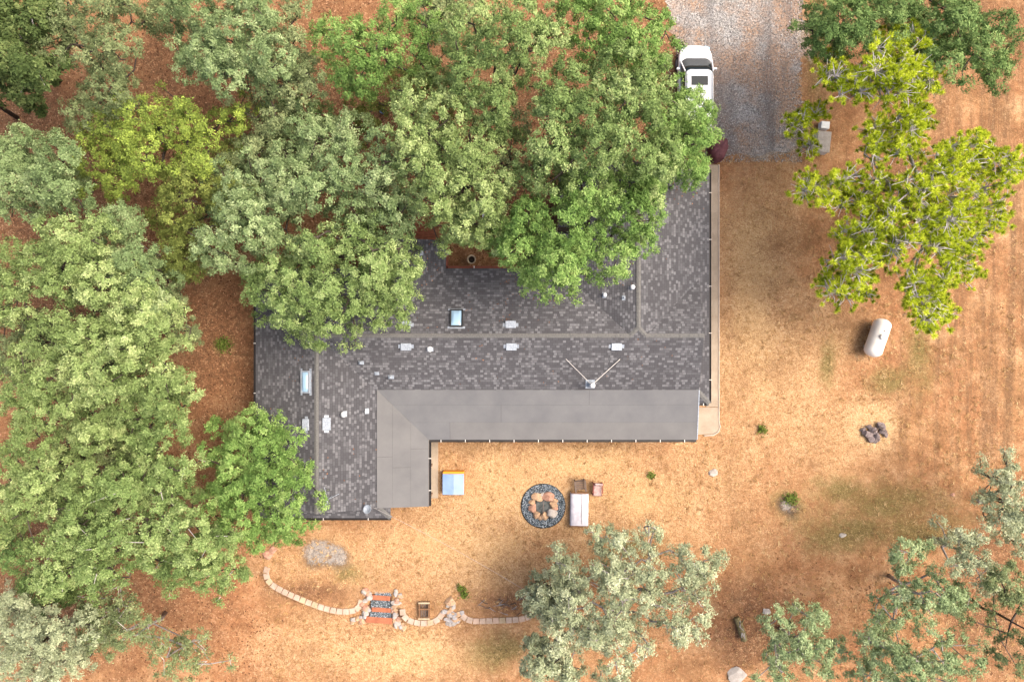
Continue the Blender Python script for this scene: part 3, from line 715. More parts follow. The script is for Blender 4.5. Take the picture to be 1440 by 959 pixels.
    if kind == 'leaf':
        nr = r.normal(size=(n, 3))*.55 + Nn*.95 + np.array([0, 0, .35]); nr /= np.linalg.norm(nr, axis=1)[:, None]
        a = np.cross(nr, r.normal(size=(n, 3))); a /= np.linalg.norm(a, axis=1)[:, None]; b = np.cross(nr, a)
        l = leaf*r.uniform(.6, 1.25, (n, 1)); wd = l*r.uniform(.45, .7, (n, 1))
        V = np.stack([C-a*l*.5-b*wd*.5, C-a*l*.5+b*wd*.5, C+a*l*.62], 1)
    else:
        Tb = np.concatenate(Tb)[:, None]; a = Nn/np.linalg.norm(Nn, axis=1)[:, None]; b = np.cross(a, r.normal(size=(n, 3))); b /= np.linalg.norm(b, axis=1)[:, None]
        l = Tb*1.0; wd = leaf*.34
        V = np.stack([C-a*l*.5-b*wd*.5, C-a*l*.5+b*wd*.5, C+a*l*.6], 1)
    V = V.reshape(-1, 3)-np.array(L0); Q = np.arange(n*3).reshape(-1, 3)
    fastmesh('crown', V, Q, PAL[pal], np.repeat(Ti, 3), t, 3)
    return t

TREES = [
 # name, label, ellipses(px), palette, options
 ('pine_tree', 'leaning tree with bare dark trunk beside the dark drooping conifer', [(-75,95,80,70)], 'conifer', dict(zc=8, base=tuple(P(24,166).xy), bark='bark_dark')),
 ('conifer_tree', 'dark green drooping conifer with sparse crown over orange litter', [(22,50,58,70),(48,118,42,46),(5,110,40,40)], 'conifer', dict(zc=7.5, dens=.75, fill=.8, leaf=.17, twigs=2)),
 ('oak_tree', 'dull green thin crowned oak between the conifer and the sage oak', [(130,45,72,62),(150,120,52,50),(118,160,26,28),(90,20,50,35)], 'dull', dict(zc=7, dens=.8, fill=.85)),
 ('oak_tree', 'sage green oak standing north of the yellow green thicket tree', [(318,30,84,60),(350,85,66,50),(280,75,38,42),(390,120,32,30)], 'sage', dict(zc=7, fill=.95)),
 ('oak_tree', 'narrow dark green oak between sage oak and bright green oak', [(415,45,34,60),(425,110,40,36),(385,150,46,34)], 'dull', dict(zc=6, dens=.8, fill=.85)),
 ('oak_tree', 'bright green light crowned oak above orange litter and scrub', [(505,85,52,58),(565,40,44,60),(470,55,24,30),(600,90,22,40)], 'bright', dict(zc=6.5, dens=.85, fill=.9)),
 ('oak_tree', 'yellow green thicket tree with gaps showing brown ground', [(215,190,86,56),(300,200,62,52),(160,235,50,52),(330,170,36,36)], 'lime', dict(zc=6, dens=.75, fill=.85)),
 ('oak_tree', 'olive green open tree south of the yellow green thicket tree', [(270,290,66,62),(320,250,50,44),(255,350,44,46)], 'olive', dict(zc=5, dens=.7, fill=.8)),
 ('oak_tree', 'sage oak next to bare red soil west of the thicket', [(55,250,62,56),(100,270,42,46),(20,220,40,40)], 'sage', dict(zc=6.5)),
 ('oak_tree', 'large pale yellow green oak with domed clumps in the western grove', [(110,370,70,62),(30,400,52,76),(190,430,56,52),(70,330,46,32)], 'pale', dict(zc=7.5, dome=2)),
 ('oak_tree', 'mid green oak with grey limbs at the western grove edge', [(190,370,50,46),(215,420,34,40),(170,320,30,26)], 'sage', dict(zc=6.5)),
 ('oak_tree', 'sage oak beside the west end of the shingle roof', [(345,300,56,70),(395,250,40,52),(300,360,24,42),(385,340,52,40)], 'sage', dict(zc=7)),
 ('oak_tree', 'green oak north of the red wooden deck', [(505,260,80,66),(470,200,52,34),(545,300,46,50),(440,180,40,30)], 'sage', dict(zc=7, base=(-7.6,8.9))),
 ('oak_tree', 'big green oak overhanging the northwest corner of the roof', [(470,405,82,70),(540,390,46,62),(400,400,50,56),(440,460,56,34),(480,330,60,34)], 'oak', dict(zc=7.5, base=(-9.6,5.9))),
 ('oak_tree', 'broad pale green oak in the middle of the western grove', [(130,500,92,66),(215,520,50,76),(60,540,56,60),(200,460,60,40)], 'pale', dict(zc=8, dome=2)),
 ('oak_tree', 'green oak facing the brown dirt strip by the house', [(220,570,50,56),(255,540,22,44),(190,620,58,44)], 'oak', dict(zc=6)),
 ('oak_tree', 'pale oak in the southern part of the western grove', [(75,650,80,66),(25,700,42,66),(130,610,52,44)], 'pale', dict(zc=7)),
 ('oak_tree', 'spreading green oak with pale dead limbs south of the grove', [(200,690,84,60),(150,750,70,60),(250,770,70,58),(300,780,46,52),(100,790,60,50)], 'oak', dict(zc=6.5, twigs=1)),
 ('oak_tree', 'dense bright green tree against the southwest roof corner', [(362,640,66,58),(372,705,68,56),(330,690,44,50),(400,740,38,28)], 'bright', dict(zc=5, base=(-14.75,-7.3), dens=1.1)),
 ('oak_tree', 'grey sage tree in the southwest corner of the grove', [(50,910,64,56),(110,900,40,44),(20,860,30,30)], 'silver', dict(zc=5.5)),
 ('oak_tree', 'thin dull green tree with bare branches over rust coloured soil', [(180,880,70,40),(255,920,66,36),(130,850,44,30)], 'dull', dict(bark='bark_grey', zc=5, dens=.55, fill=.65, twigs=2)),
 ('oak_tree', 'olive toned oak over the courtyard west of the tall oaks', [(610,170,60,64),(650,250,66,72),(600,230,46,60),(660,320,48,34)], 'pale', dict(zc=8, base=(-2.0,8.0), dome=1.8)),
 ('oak_tree', 'tall pale green oak with dark forked limbs north of the courtyard', [(690,70,66,72),(745,40,56,50),(640,60,30,44),(690,160,52,44)], 'oak', dict(zc=8.5, dome=1.8)),
 ('oak_tree', 'huge bright green oak shading the driveway edge of the house', [(820,160,84,76),(900,200,70,80),(780,240,60,66),(880,110,60,50)], 'oak', dict(zc=9, base=(1.4,10.2), dome=2.2)),
 ('oak_tree', 'leafy green oak at the north edge beside the gravel', [(880,40,66,62),(820,25,52,48),(920,80,26,30)], 'bright', dict(zc=7.5)),
 ('oak_tree', 'dense green oak leaning over the main roof from the courtyard', [(840,320,86,72),(770,360,60,56),(900,290,38,46),(790,390,50,30),(740,320,32,60),(708,335,24,34)], 'bright', dict(zc=8, base=(1.3,6.6), dome=2)),
 ('oak_tree', 'bright green oak partly covering the white car', [(955,190,44,70),(965,240,30,26),(915,250,36,36),(970,155,32,44),(986,172,22,26),(990,196,14,20)], 'bright', dict(zc=6.5, base=(7.6,11.6))),
 ('oak_tree', 'dark green round oak beside the gravel driveway entrance', [(1185,35,66,50),(1240,30,66,50),(1165,70,36,26)], 'dark', dict(zc=6.5)),
 ('oak_tree', 'dark green oak with glossy domed crown above the tan field', [(1345,40,82,56),(1305,85,52,40),(1385,80,48,46)], 'dark', dict(zc=6.5)),
 ('pine_tree', 'yellow green pine next to the dark oaks with grey twigs', [(1270,75,54,44),(1240,115,70,34),(1180,110,34,32),(1290,110,34,30)], 'pine', dict(zc=7.5, kind='pine', bark='bark_grey', rl=(.45,.85), twigs=2, fill=.95)),
 ('pine_tree', 'wide yellow green pine with tangled grey branches by the propane tank', [(1290,290,80,60),(1200,270,60,34),(1360,230,66,44),(1330,330,64,40),(1220,340,62,40),(1190,390,46,44),(1390,290,36,50),(1255,200,62,40),(1310,430,34,48),(1290,400,36,30),(1140,262,34,22),(1420,235,26,40),(1345,380,46,26),(1280,160,40,26)], 'pine', dict(zc=7, kind='pine', bark='bark_grey', rl=(.45,.9), twigs=2, fill=1.0)),
 ('pine_tree', 'small green pine beside the white storage chest', [(1122,172,20,32),(1138,206,24,9),(1150,158,22,11)], 'pine', dict(zc=4, kind='pine', bark='bark_grey', rl=(.4,.7), twigs=3)),
 ('oak_tree', 'silvery grey green tree south of the fire pit', [(880,790,76,52),(860,850,82,52),(960,810,36,40),(850,920,60,44),(960,870,34,36),(820,860,52,44),(980,800,34,30),(800,800,36,30)], 'silver', dict(bark='bark_grey', zc=5.5, dens=.85, fill=.95, twigs=1, rl=(.45,.95), loosen=.3)),
 ('oak_tree', 'small silver bush tree at the east end of the block wall', [(770,835,30,42),(790,850,22,28)], 'silver', dict(zc=3, rl=(.3,.6), leaf=.13)),
 ('oak_tree', 'small pale tree south of the block wall', [(765,930,34,34),(800,950,24,20)], 'silver', dict(zc=3.5, rl=(.35,.65), leaf=.13)),
 ('oak_tree', 'green oak beside the mossy log', [(1110,890,46,40),(1150,930,52,36),(1090,930,36,34),(1140,870,22,26)], 'soft', dict(bark='bark_grey', zc=5, fill=.7, rl=(.4,.85), loosen=.35)),
 ('oak_tree', 'light green oak with open branches in the south field', [(1270,780,42,26),(1300,830,58,40),(1250,870,40,32),(1340,850,26,22)], 'soft', dict(bark='bark_grey', zc=5.5, fill=.68, twigs=1, rl=(.4,.85), loosen=.35)),
 ('oak_tree', 'low light green oak south of the open branched oak', [(1290,925,62,42),(1350,930,44,36),(1235,900,34,34),(1220,945,34,26)], 'soft', dict(bark='bark_grey', zc=5.5, fill=.72, rl=(.4,.85), loosen=.35)),
 ('oak_tree', 'grey green sparse tree between the light oak and the silver shrub', [(1348,768,42,34),(1370,800,36,26),(1330,750,24,22)], 'silver', dict(bark='bark_grey', zc=5, dens=.8, fill=.7, rl=(.35,.75), loosen=.35)),
 ('oak_tree', 'silver shrub like tree above a dark boulder', [(1402,652,28,20),(1410,705,34,36),(1436,740,34,40),(1425,680,24,20)], 'silver', dict(zc=4, fill=.7, rl=(.3,.6), loosen=.35)),
 ('oak_tree', 'dark shaded oak at the southeast edge of the field', [(1420,820,34,44),(1425,900,38,58),(1380,880,26,30)], 'dull', dict(zc=6, fill=.75, loosen=.3)),
 ('shrub', 'dull green scrub by the bright green oak at the wood edge', [(620,22,34,36),(655,10,30,22)], 'dull', dict(zc=4, dens=.8)),
 ('shrub', 'thin scrub beside the sage oak trunk', [(232,22,26,26)], 'dull', dict(zc=3, dens=.7)),
 ('shrub', 'low dark green scrub under the narrow dark oak', [(430,165,52,26),(400,190,36,26)], 'dark', dict(zc=2.5, dens=.8, fill=.85)),
 ('shrub', 'dull scrub beside the pale blue bucket', [(515,165,40,32),(560,120,30,30)], 'olive', dict(zc=2.5, dens=.6, fill=.7)),
 ('shrub', 'low green understorey below the large pale oak', [(70,470,60,36),(20,500,40,40)], 'dull', dict(zc=3, dens=.8)),
 ('shrub', 'dark understorey between the pale oak and spreading oak', [(180,640,60,40),(110,720,50,34)], 'dull', dict(zc=3, dens=.8)),
 ('shrub', 'green understorey at the dirt strip below the grove', [(255,470,20,40),(240,390,26,30)], 'dull', dict(zc=3, dens=.8)),
 ('shrub', 'dark scrub under the spreading oak with dead limbs', [(60,830,60,34),(20,780,36,36)], 'dark', dict(zc=3, dens=.7, fill=.8)),
 ('shrub', 'brownish green scrub under the tall forked oak', [(600,120,30,40),(640,150,30,24)], 'olive', dict(zc=2.5, dens=.5, fill=.6)),
 ('shrub', 'low green scrub between courtyard oak and leaning oak', [(715,240,26,50),(720,180,30,30)], 'dull', dict(zc=3, dens=.7)),
 ('oak_tree', 'dull oak filling the gap behind the deck and sage oak', [(380,215,50,36),(330,225,40,30)], 'dull', dict(zc=4.5, dens=.8)),
]
for i, (nm, lb, el, pl, kw) in enumerate(TREES): tree(nm, lb, el, pl, seed=i*7+1, **kw)

# ------------------------------------------------------------------ rocks
def rock(name, c, size, mat, parent=None, seed=0, flat=.6, sub=3):
    r = random.Random(seed); bm = bmesh.new(); bmesh.ops.create_icosphere(bm, subdivisions=sub, radius=1)
    sx, sy = size if hasattr(size, '__len__') else (size, size)
    pl = [(Vector((r.gauss(0, 1), r.gauss(0, 1), r.gauss(0, 1))).normalized(), r.uniform(.5, .88)) for _ in range(16)]
    rz = r.uniform(0, 6.28)
    for v in bm.verts:
        for n, d in pl:
            e = v.co.dot(n)-d
            if e > 0: v.co -= n*e*.97
    Mz = Matrix.Rotation(rz, 3, 'Z')
    for v in bm.verts: v.co = Mz @ v.co; v.co = Vector((v.co.x*sx, v.co.y*sy, v.co.z*min(sx, sy)*flat))
    me = bpy.data.meshes.new(name); bm.to_mesh(me); bm.free(); me.materials.append(M[mat])
    o = bpy.data.objects.new(name, me); COL.objects.link(o); o.location = c
    if parent: o.parent = parent
    return o

# ------------------------------------------------------------------ retaining wall: runs of capped blocks
def block_wall(label, pts, seed):
    """pts in photo pixels along the cap centre line; blocks of about 0.36 m"""
    w3 = [P(x, y, .06) for x, y in pts]; dist = [0]
    for a, b in zip(w3[:-1], w3[1:]): dist.append(dist[-1]+(b-a).length)
    t = empty('block_wall', (w3[0].x, w3[0].y, -DROP)); L = Vector(t.location); tag(t, label, 'wall')
    def at(d): return Vector([np.interp(d, dist, [p[k] for p in w3]) for k in range(3)])
    n = max(2, round(dist[-1]/.37)); rr = random.Random(seed)
    for i in range(n):
        a, b = at(dist[-1]*i/n), at(dist[-1]*(i+1)/n); c = (a+b)/2; ang = math.atan2(b.y-a.y, b.x-a.x); ln = (b-a).length
        mt = rr.choice(['block', 'block', 'block', 'block', 'block_b', 'block_c'])
        hw = .165
        # cap: slightly trapezoid so that curves close, with a proud lip
        vs = []
        for zz in (-.075, .0):
            for sx, sy in ((-1, -1), (1, -1), (1, 1), (-1, 1)):
                vs.append(Vector((sx*(ln/2*(1.02 if sy < 0 else .93)-.014), sy*hw, zz)))
        Mz = Matrix.Rotation(ang+rr.uniform(-.03, .03), 3, 'Z'); off = c-L+Vector((0, 0, rr.uniform(-.006, .008)))
        MB().add([Mz @ v+off for v in vs], [(0,3,2,1),(4,5,6,7),(0,1,5,4),(1,2,6,5),(2,3,7,6),(3,0,4,7)]).build('cap_block', M[mt], t, bevel=.012)
        for k in range(3):
            MB().box((c.x-L.x, c.y-L.y, .485-.078-.078-.155*k+.0), (ln*.965, .24, .15), ang+rr.uniform(-.02, .02)).build('block', M[rr.choice(['block', 'block_b'])], t)
block_wall('long curving run of tan cap blocks west of the garden steps', [(376,797),(373.5,806),(376,816),(384,824),(399,832),(414,839),(428,845),(441,850),(455,855),(468.5,858.5),(479,860),(490,860),(499.7,858),(506,852),(508.5,843)], 1)
block_wall('short U shaped run of cap blocks around the wooden crate', [(565.5,856),(566,864),(571,870.6),(580,874.5),(590,876.3),(602.5,876),(612.5,874),(619.5,868),(622.5,862)], 2)
block_wall('straight run of cap blocks ending at the small silver bush', [(649,865),(654,870),(664,873.3),(676.7,873.4),(698,872.5),(718,872),(729,871),(740,869),(747,865.5)], 3)

def garden_steps():
    t = empty('garden_steps', P(535, 855, -DROP)); L = Vector(t.location); tag(t, 'three garden steps with blue gravel treads and red timber edges', 'steps')
    rows = [((527,550),(829,837),(523,548.5),(837,844),-.02), ((521.5,549),(844,854),(522.5,549),(854,860.5),-.17), ((520,550),(860.5,867.5),(514,551.5),(867.5,876),-.33)]
    r = np.random.default_rng(4)
    for (gx, gy, tx, ty, z) in rows:
        a, b = P(tx[0], ty[1], z), P(tx[1], ty[0], z); c = (a+b)/2-L
        MB().box((c.x, c.y, z+DROP-.09), (b.x-a.x, b.y-a.y, .2), R(-4)).build('step_timber', M['timber'], t, bevel=.012)
        a, b = P(gx[0], gy[1]+.5, z), P(gx[1], gy[0], z); c = (a+b)/2-L; d = b-a
        MB().box((c.x, c.y, z+DROP-.11), (d.x, d.y, .18), R(-3)).build('tread_bed', M['ashbed'], t)
        pts = [(c.x+r.uniform(-.5, .5)*d.x, c.y+r.uniform(-.5, .5)*d.y, z+DROP-.012+r.uniform(0, .012)) for _ in range(420)]
        stones_stuff('tread_gravel', pts, .032, M['gravel_blue'], 9, t)
garden_steps()

def rock_group(name, label, spots, z0, mats, seed, flat=.62):
    c0 = G(*spots[0][:2]); t = empty(name, (c0.x, c0.y, float(gz(c0.x, c0.y)))); L = Vector(t.location); tag(t, label, 'rocks')
    rr = random.Random(seed)
    for i, (x, y, rp) in enumerate(spots):
        g = G(x, y); z = (g.z if z0 is None else z0); p = P(x, y, z); sz = rp/24
        rock('stone', (p.x-L.x, p.y-L.y, z-L.z+sz*flat*.55), (sz*rr.uniform(.85, 1.15), sz*rr.uniform(.7, 1.0)), rr.choice(mats), t, seed*31+i, flat)
rr = random.Random(21)
# stone cheeks beside the steps: tall piles that hold the bank
def cheek(label, line, n, wpx, seed, mats):
    rr = random.Random(seed); t = None
    c0 = G(*line[-1]); t = empty('rock_pile', (c0.x, c0.y, float(gz(c0.x, c0.y)))); L = Vector(t.location); tag(t, label, 'rocks')
    for i in range(n):
        u = (i+.5)/n; x = np.interp(u, np.linspace(0, 1, len(line)), [q[0] for q in line])+rr.uniform(-wpx, wpx); y = np.interp(u, np.linspace(0, 1, len(line)), [q[1] for q in line])+rr.uniform(-2, 2)
        g = G(x, y); top = -.02-.42*u; sz = rr.uniform(3.2, 6.0)/24
        for k in range(3):
            z = g.z+.05+k*.16
            if k and z > top: break
            p = P(x+rr.uniform(-1, 1), y+rr.uniform(-1, 1), z)
            rock('stone', (p.x-L.x, p.y-L.y, z-L.z), (sz*rr.uniform(.9, 1.2), sz*rr.uniform(.75, 1.05)), rr.choice(mats), t, seed*77+i*3+k, .7)
cheek('river stones banked on the west side of the garden steps', [(512,834),(521,832),(515,846),(514,858),(511,868),(505,873),(497,872)], 26, 4, 3, ['stone_tan', 'stone_pale', 'stone_grey', 'stone_tan', 'stone_pink'])
cheek('river stones banked on the east side of the garden steps', [(560,833),(559,842),(556,852),(555,862),(557,872),(562,880),(568,881)], 30, 4.5, 4, ['stone_pale', 'stone_tan', 'stone_grey', 'stone_pink', 'stone_tan'])
cheek('mound of pale and grey stones between two block wall runs', [(634,845),(634,852),(628,860),(640,862),(632,868),(642,872),(634,876),(646,858)], 30, 5, 5, ['stone_grey', 'stone_pale', 'stone_tan', 'stone_grey'])
rock('boulder', P(634, 846, .12), (.38, .34), 'stone_tan', None, 71, .55); tag(bpy.context.scene.collection.objects[-1], 'rounded tan boulder on top of the stone mound', 'boulder')

# ------------------------------------------------------------------ fire pit
def fire_pit():
    c = P(764, 711); t = empty('fire_pit', (c.x, c.y, 0)); tag(t, 'round fire pit of tan stones in a ring of blue gravel', 'fire pit')
    ro, ri = 31.5/24, 21.5/24
    MB().lathe([(ro, 0), (ro, .05), (ro-.03, .06), (ro-.05, .03), (.2, .025)], (0, 0, 0), 48).build('ring_edge', M['black'], t)
    r = np.random.default_rng(2); th = r.uniform(0, 6.283, 3800); q = np.sqrt(r.uniform((ri*.9)**2, (ro-.05)**2, 3800))
    stones_stuff('ring_gravel', [(q[i]*math.cos(th[i]), q[i]*math.sin(th[i]), .045+r.uniform(0, .03)) for i in range(3800)], .032, M['gravel_blue'], 6, t)
    MB().lathe([(.48, 0), (.46, .07), (.3, .055), (.05, .06)], (0, 0, 0), 24).build('ash_bed', M['ashbed'], t)
    spots = [(-.36, .50, .34, .25), (.30, .47, .36, .30), (.56, .05, .26, .22), (.48, -.40, .34, .30), (.02, -.62, .32, .26), (-.40, -.46, .24, .24), (-.63, -.10, .26, .26), (-.64, .22, .2, .16), (.0, .66, .18, .14), (.66, .30, .16, .15), (-.2, -.66, .16, .14), (.68, -.14, .15, .13)]
    for i, (x, y, a, b) in enumerate(spots): rock('stone', (x*1.02, y*1.02, .10), (a*1.22, b*1.22), ('stone_tan', 'stone_pink', 'stone_tan', 'stone_pale', 'stone_tan')[i % 5], t, 40+i, .8)
    MB().tube([(.0, .30, .26), (-.02, -.36, .22)], .012, 5).tube([(-.0, .3, .26), (.12, .38, .27)], .011, 5).build('poker', M['rust'], t)
fire_pit()

# chairs and covered bench
def chair_wood():
    c = P(815, 681); t = empty('patio_chair', (c.x, c.y, 0), R(6)); tag(t, 'dark weathered slatted wooden chair north of the covered bench', 'chair')
    for i in range(5): MB().box((0, .27-i*.11, .40), (.50, .085, .025)).build('seat_slat', M['wood_dark'], t)
    for i in range(5): MB().box((-.2+i*.1, .37+.0, .66), (.075, .02, .55), m=Matrix.Rotation(R(-16), 3, 'X')).build('back_slat', M['wood_dark'], t)
    for sx in (-1, 1):
        MB().box((sx*.29, .0, .58), (.10, .66, .03)).build('armrest', M['wood_dark'], t)
        for sy in (-.26, .30): MB().box((sx*.27, sy, .285), (.05, .06, .57)).build('leg', M['wood_dark'], t)
chair_wood()
def chair_cushion():
    c = P(839, 686); t = empty('patio_chair', (c.x, c.y, 0), R(-3)); tag(t, 'pink grey cushioned chair with red brown arms beside the covered bench', 'chair')
    MB().box((0, -.06, .44), (.46, .62, .10)).build('seat_cushion', M['cushion'], t, bevel=.04)
    MB().box((0, .34, .68), (.46, .12, .56), m=Matrix.Rotation(R(-14), 3, 'X')).build('back_cushion', M['cushion'], t, bevel=.05)
    MB().box((0, .0, .37), (.50, .74, .04)).build('seat_frame', M['red_frame'], t)
    for sx in (-1, 1):
        MB().box((sx*.27, .10, .62), (.055, .58, .035)).build('armrest', M['red_frame'], t)
        for sy in (-.32, .34): MB().box((sx*.27, sy, .30), (.045, .045, .60)).build('leg', M['red_frame'], t)
chair_cushion()
def bench():
    c = P(814, 714); t = empty('covered_bench', (c.x, c.y, 0), R(-1)); tag(t, 'long garden lounger under a pale weathered cover by the fire pit', 'bench')
    # draped cover with soft folds
    mb = MB(); nx, ny = 12, 22; W, Ln = 1.06, 1.85; rr = random.Random(5)
    prof = [(-.5, .12), (-.495, .34), (-.45, .455), (-.25, .475), (-.05, .47), (.06, .49), (.12, .475), (.3, .47), (.45, .45), (.495, .34), (.5, .12)]
    for j in range(ny+1):
        y = -Ln/2+Ln*j/ny
        for k, (u, z) in enumerate(prof): mb.v.append((u*W+rr.gauss(0, .006), y+rr.gauss(0, .004), z+rr.gauss(0, .008)-.02*math.cos(j*1.1+k)*(k in (0, 10))))
    m = len(prof)
    for j in range(ny):
        for k in range(m-1): q = j*m+k; mb.f.append((q, q+1, q+m+1, q+m))
    mb.f.append(tuple(range(m))); mb.f.append(tuple(ny*m+k for k in range(m))[::-1])
    mb.build('cover', M['cover'], t, True)
    MB().tube([(.12, Ln/2+.02, .5), (.13, -Ln/2+.1, .5)], .014, 5).tube([(.05, .15, .492), (.16, .15, .5)], .01, 5).build('tie_cord', M['stone_grey'], t)
    for sx in (-1, 1):
        for sy in (-1, 1): MB().box((sx*.44, sy*.82, .17), (.06, .06, .34)).build('leg', M['wood_brown'], t)
    MB().box((0, -Ln/2-.05, .36), (1.0, .08, .12)).build('end_rail', M['wood_brown'], t)
    MB().box((0, Ln/2+.05, .36), (1.0, .08, .12)).build('end_rail', M['wood_brown'], t)
bench()
def toy_box():
    c = P(638.5, 676); t = empty('storage_box', (c.x, c.y, 0)); tag(t, 'storage box with two tone faded blue lid and orange rim', 'box')
    MB().box((0, 0, .25), (1.22, 1.28, .5)).build('body', M['orange'], t, bevel=.02)
    MB().box((-.31, -.09, .53), (.62, 1.20, .06), m=Matrix.Rotation(R(-3), 3, 'Y')).build('lid_panel', M['blue_lid'], t, bevel=.015)
    MB().box((.31, -.09, .53), (.62, 1.20, .06), m=Matrix.Rotation(R(3), 3, 'Y')).build('lid_panel', M['blue_lid2'], t, bevel=.015)
toy_box()
def crate():
    c = P(597, 856, 0); t = empty('wooden_crate', (c.x, c.y, -.02)); tag(t, 'weathered open wooden crate frame inside the U shaped block wall', 'crate')
    for sx in (-.27, .27): MB().box((sx, 0, .16), (.07, .95, .32)).build('side_board', M['wood_brown'], t)
    for y in (.46, .1, -.46): MB().box((0, y, .30), (.66, .09, .07)).build('cross_board', M['block_c'] if y != .1 else M['wood_brown'], t)
    for i in range(4): MB().box((-.18+i*.12, 0, .06), (.09, .9, .03)).build('slat', M['wood_dark'], t)
crate()

# ------------------------------------------------------------------ propane tank, rock pile, misc stones
def propane():
    c = P(1233, 475, .6); t = empty('propane_tank', (c.x, c.y, 0), R(-19)); tag(t, 'cream propane tank with rounded ends on dry ground by the pine', 'tank')
    r, hl = .50, .78; prof = [(.03, -hl-r*.72)]
    for i in range(1, 9): a = math.pi/2*i/8; prof.append((r*math.sin(a), -hl-r*.72*math.cos(a)))
    prof += [(r, 0)]+[(r*math.sin(math.pi/2*(8-i)/8), hl+r*.72*math.cos(math.pi/2*(8-i)/8)) for i in range(0, 8)]+[(.03, hl+r*.72)]
    mb = MB(); mb.lathe(prof, (0, 0, 0), 28); mb.v = [(x, z, y+.68) for x, y, z in mb.v]; mb.f = [f[::-1] for f in mb.f]
    o = mb.build('tank_body', M['tank'], t, True)
    MB().lathe([(.17, 0), (.17, .09), (.15, .13), (.05, .15)], (.0, .05, 1.15), 18).build('valve_dome', M['tank'], t, True)
    MB().tube([(.0, .42, 1.17), (.0, .42, 1.24)], .035, 8).build('fitting', M['rust'], t)
    for y in (-.6, .6): MB().box((0, y, .14), (.6, .14, .30)).build('saddle', M['kerb'], t)
propane()
rock_group('rock_pile', 'pile of dark purple rocks on a pale straw circle', [(1217,610,9),(1226,604,8),(1237,598,8),(1231,612,8),(1222,616,7),(1229,620,6),(1240,606,6),(1213,604,5),(1244,611,5),(1221,600,5),(1234,618,4)], None, ['stone_dark'], 7, .8)
for x, y, sz, mt, lb in ((376,780,.40,'stone_pink','flat pink slab at the west end of the curving block wall'),(384,773,.30,'stone_pink','smaller pink slab touching the flat pink slab'),(1037,948,.62,'stone_pale','pale flat stone south of the mossy log'),
        (1078,858,.28,'stone_pale','pale grey rock at the edge of the oak by the log'),(1378,703,.30,'stone_dark','dark boulder under the silver shrub like tree'),(1185,752,.2,'stone_pale','small white rock lying in the olive grass'),(1002,664,.30,'stone_pale','whitish stone on dry grass southeast of the patio'),
        (1340,695,.16,'stone_pink','pinkish rock in the mown field west of the dark boulder')):
    g = G(x, y); o = rock('boulder' if 'boulder' in lb else 'field_stone', (g.x, g.y, g.z+sz*.12), (sz*1.1, sz*.85), mt, None, int(x), .4); tag(o, lb, 'rock')
c = G(1040, 882); t = empty('fallen_log', (c.x, c.y, c.z), R(20)); tag(t, 'short mossy fallen log with split bark beside the green oak', 'log')
MB().tube([(0, .72, .2), (.02, .3, .21), (0, -.2, .21), (-.03, -.7, .19)], [.17, .2, .21, .18], 11).build('log_body', M['log'], t)
for i in range(6):
    random.seed(i); y = random.uniform(-.5, .5); MB().box((random.uniform(-.12, .06), y, .40), (.05, random.uniform(.2, .4), .03), random.uniform(-.5, .5)).build('bark_flake', M['bark_grey'], t)
MB().tube([(.1, .3, .3), (.35, .55, .35)], [.05, .03], 6).build('limb_stub', M['log'], t)

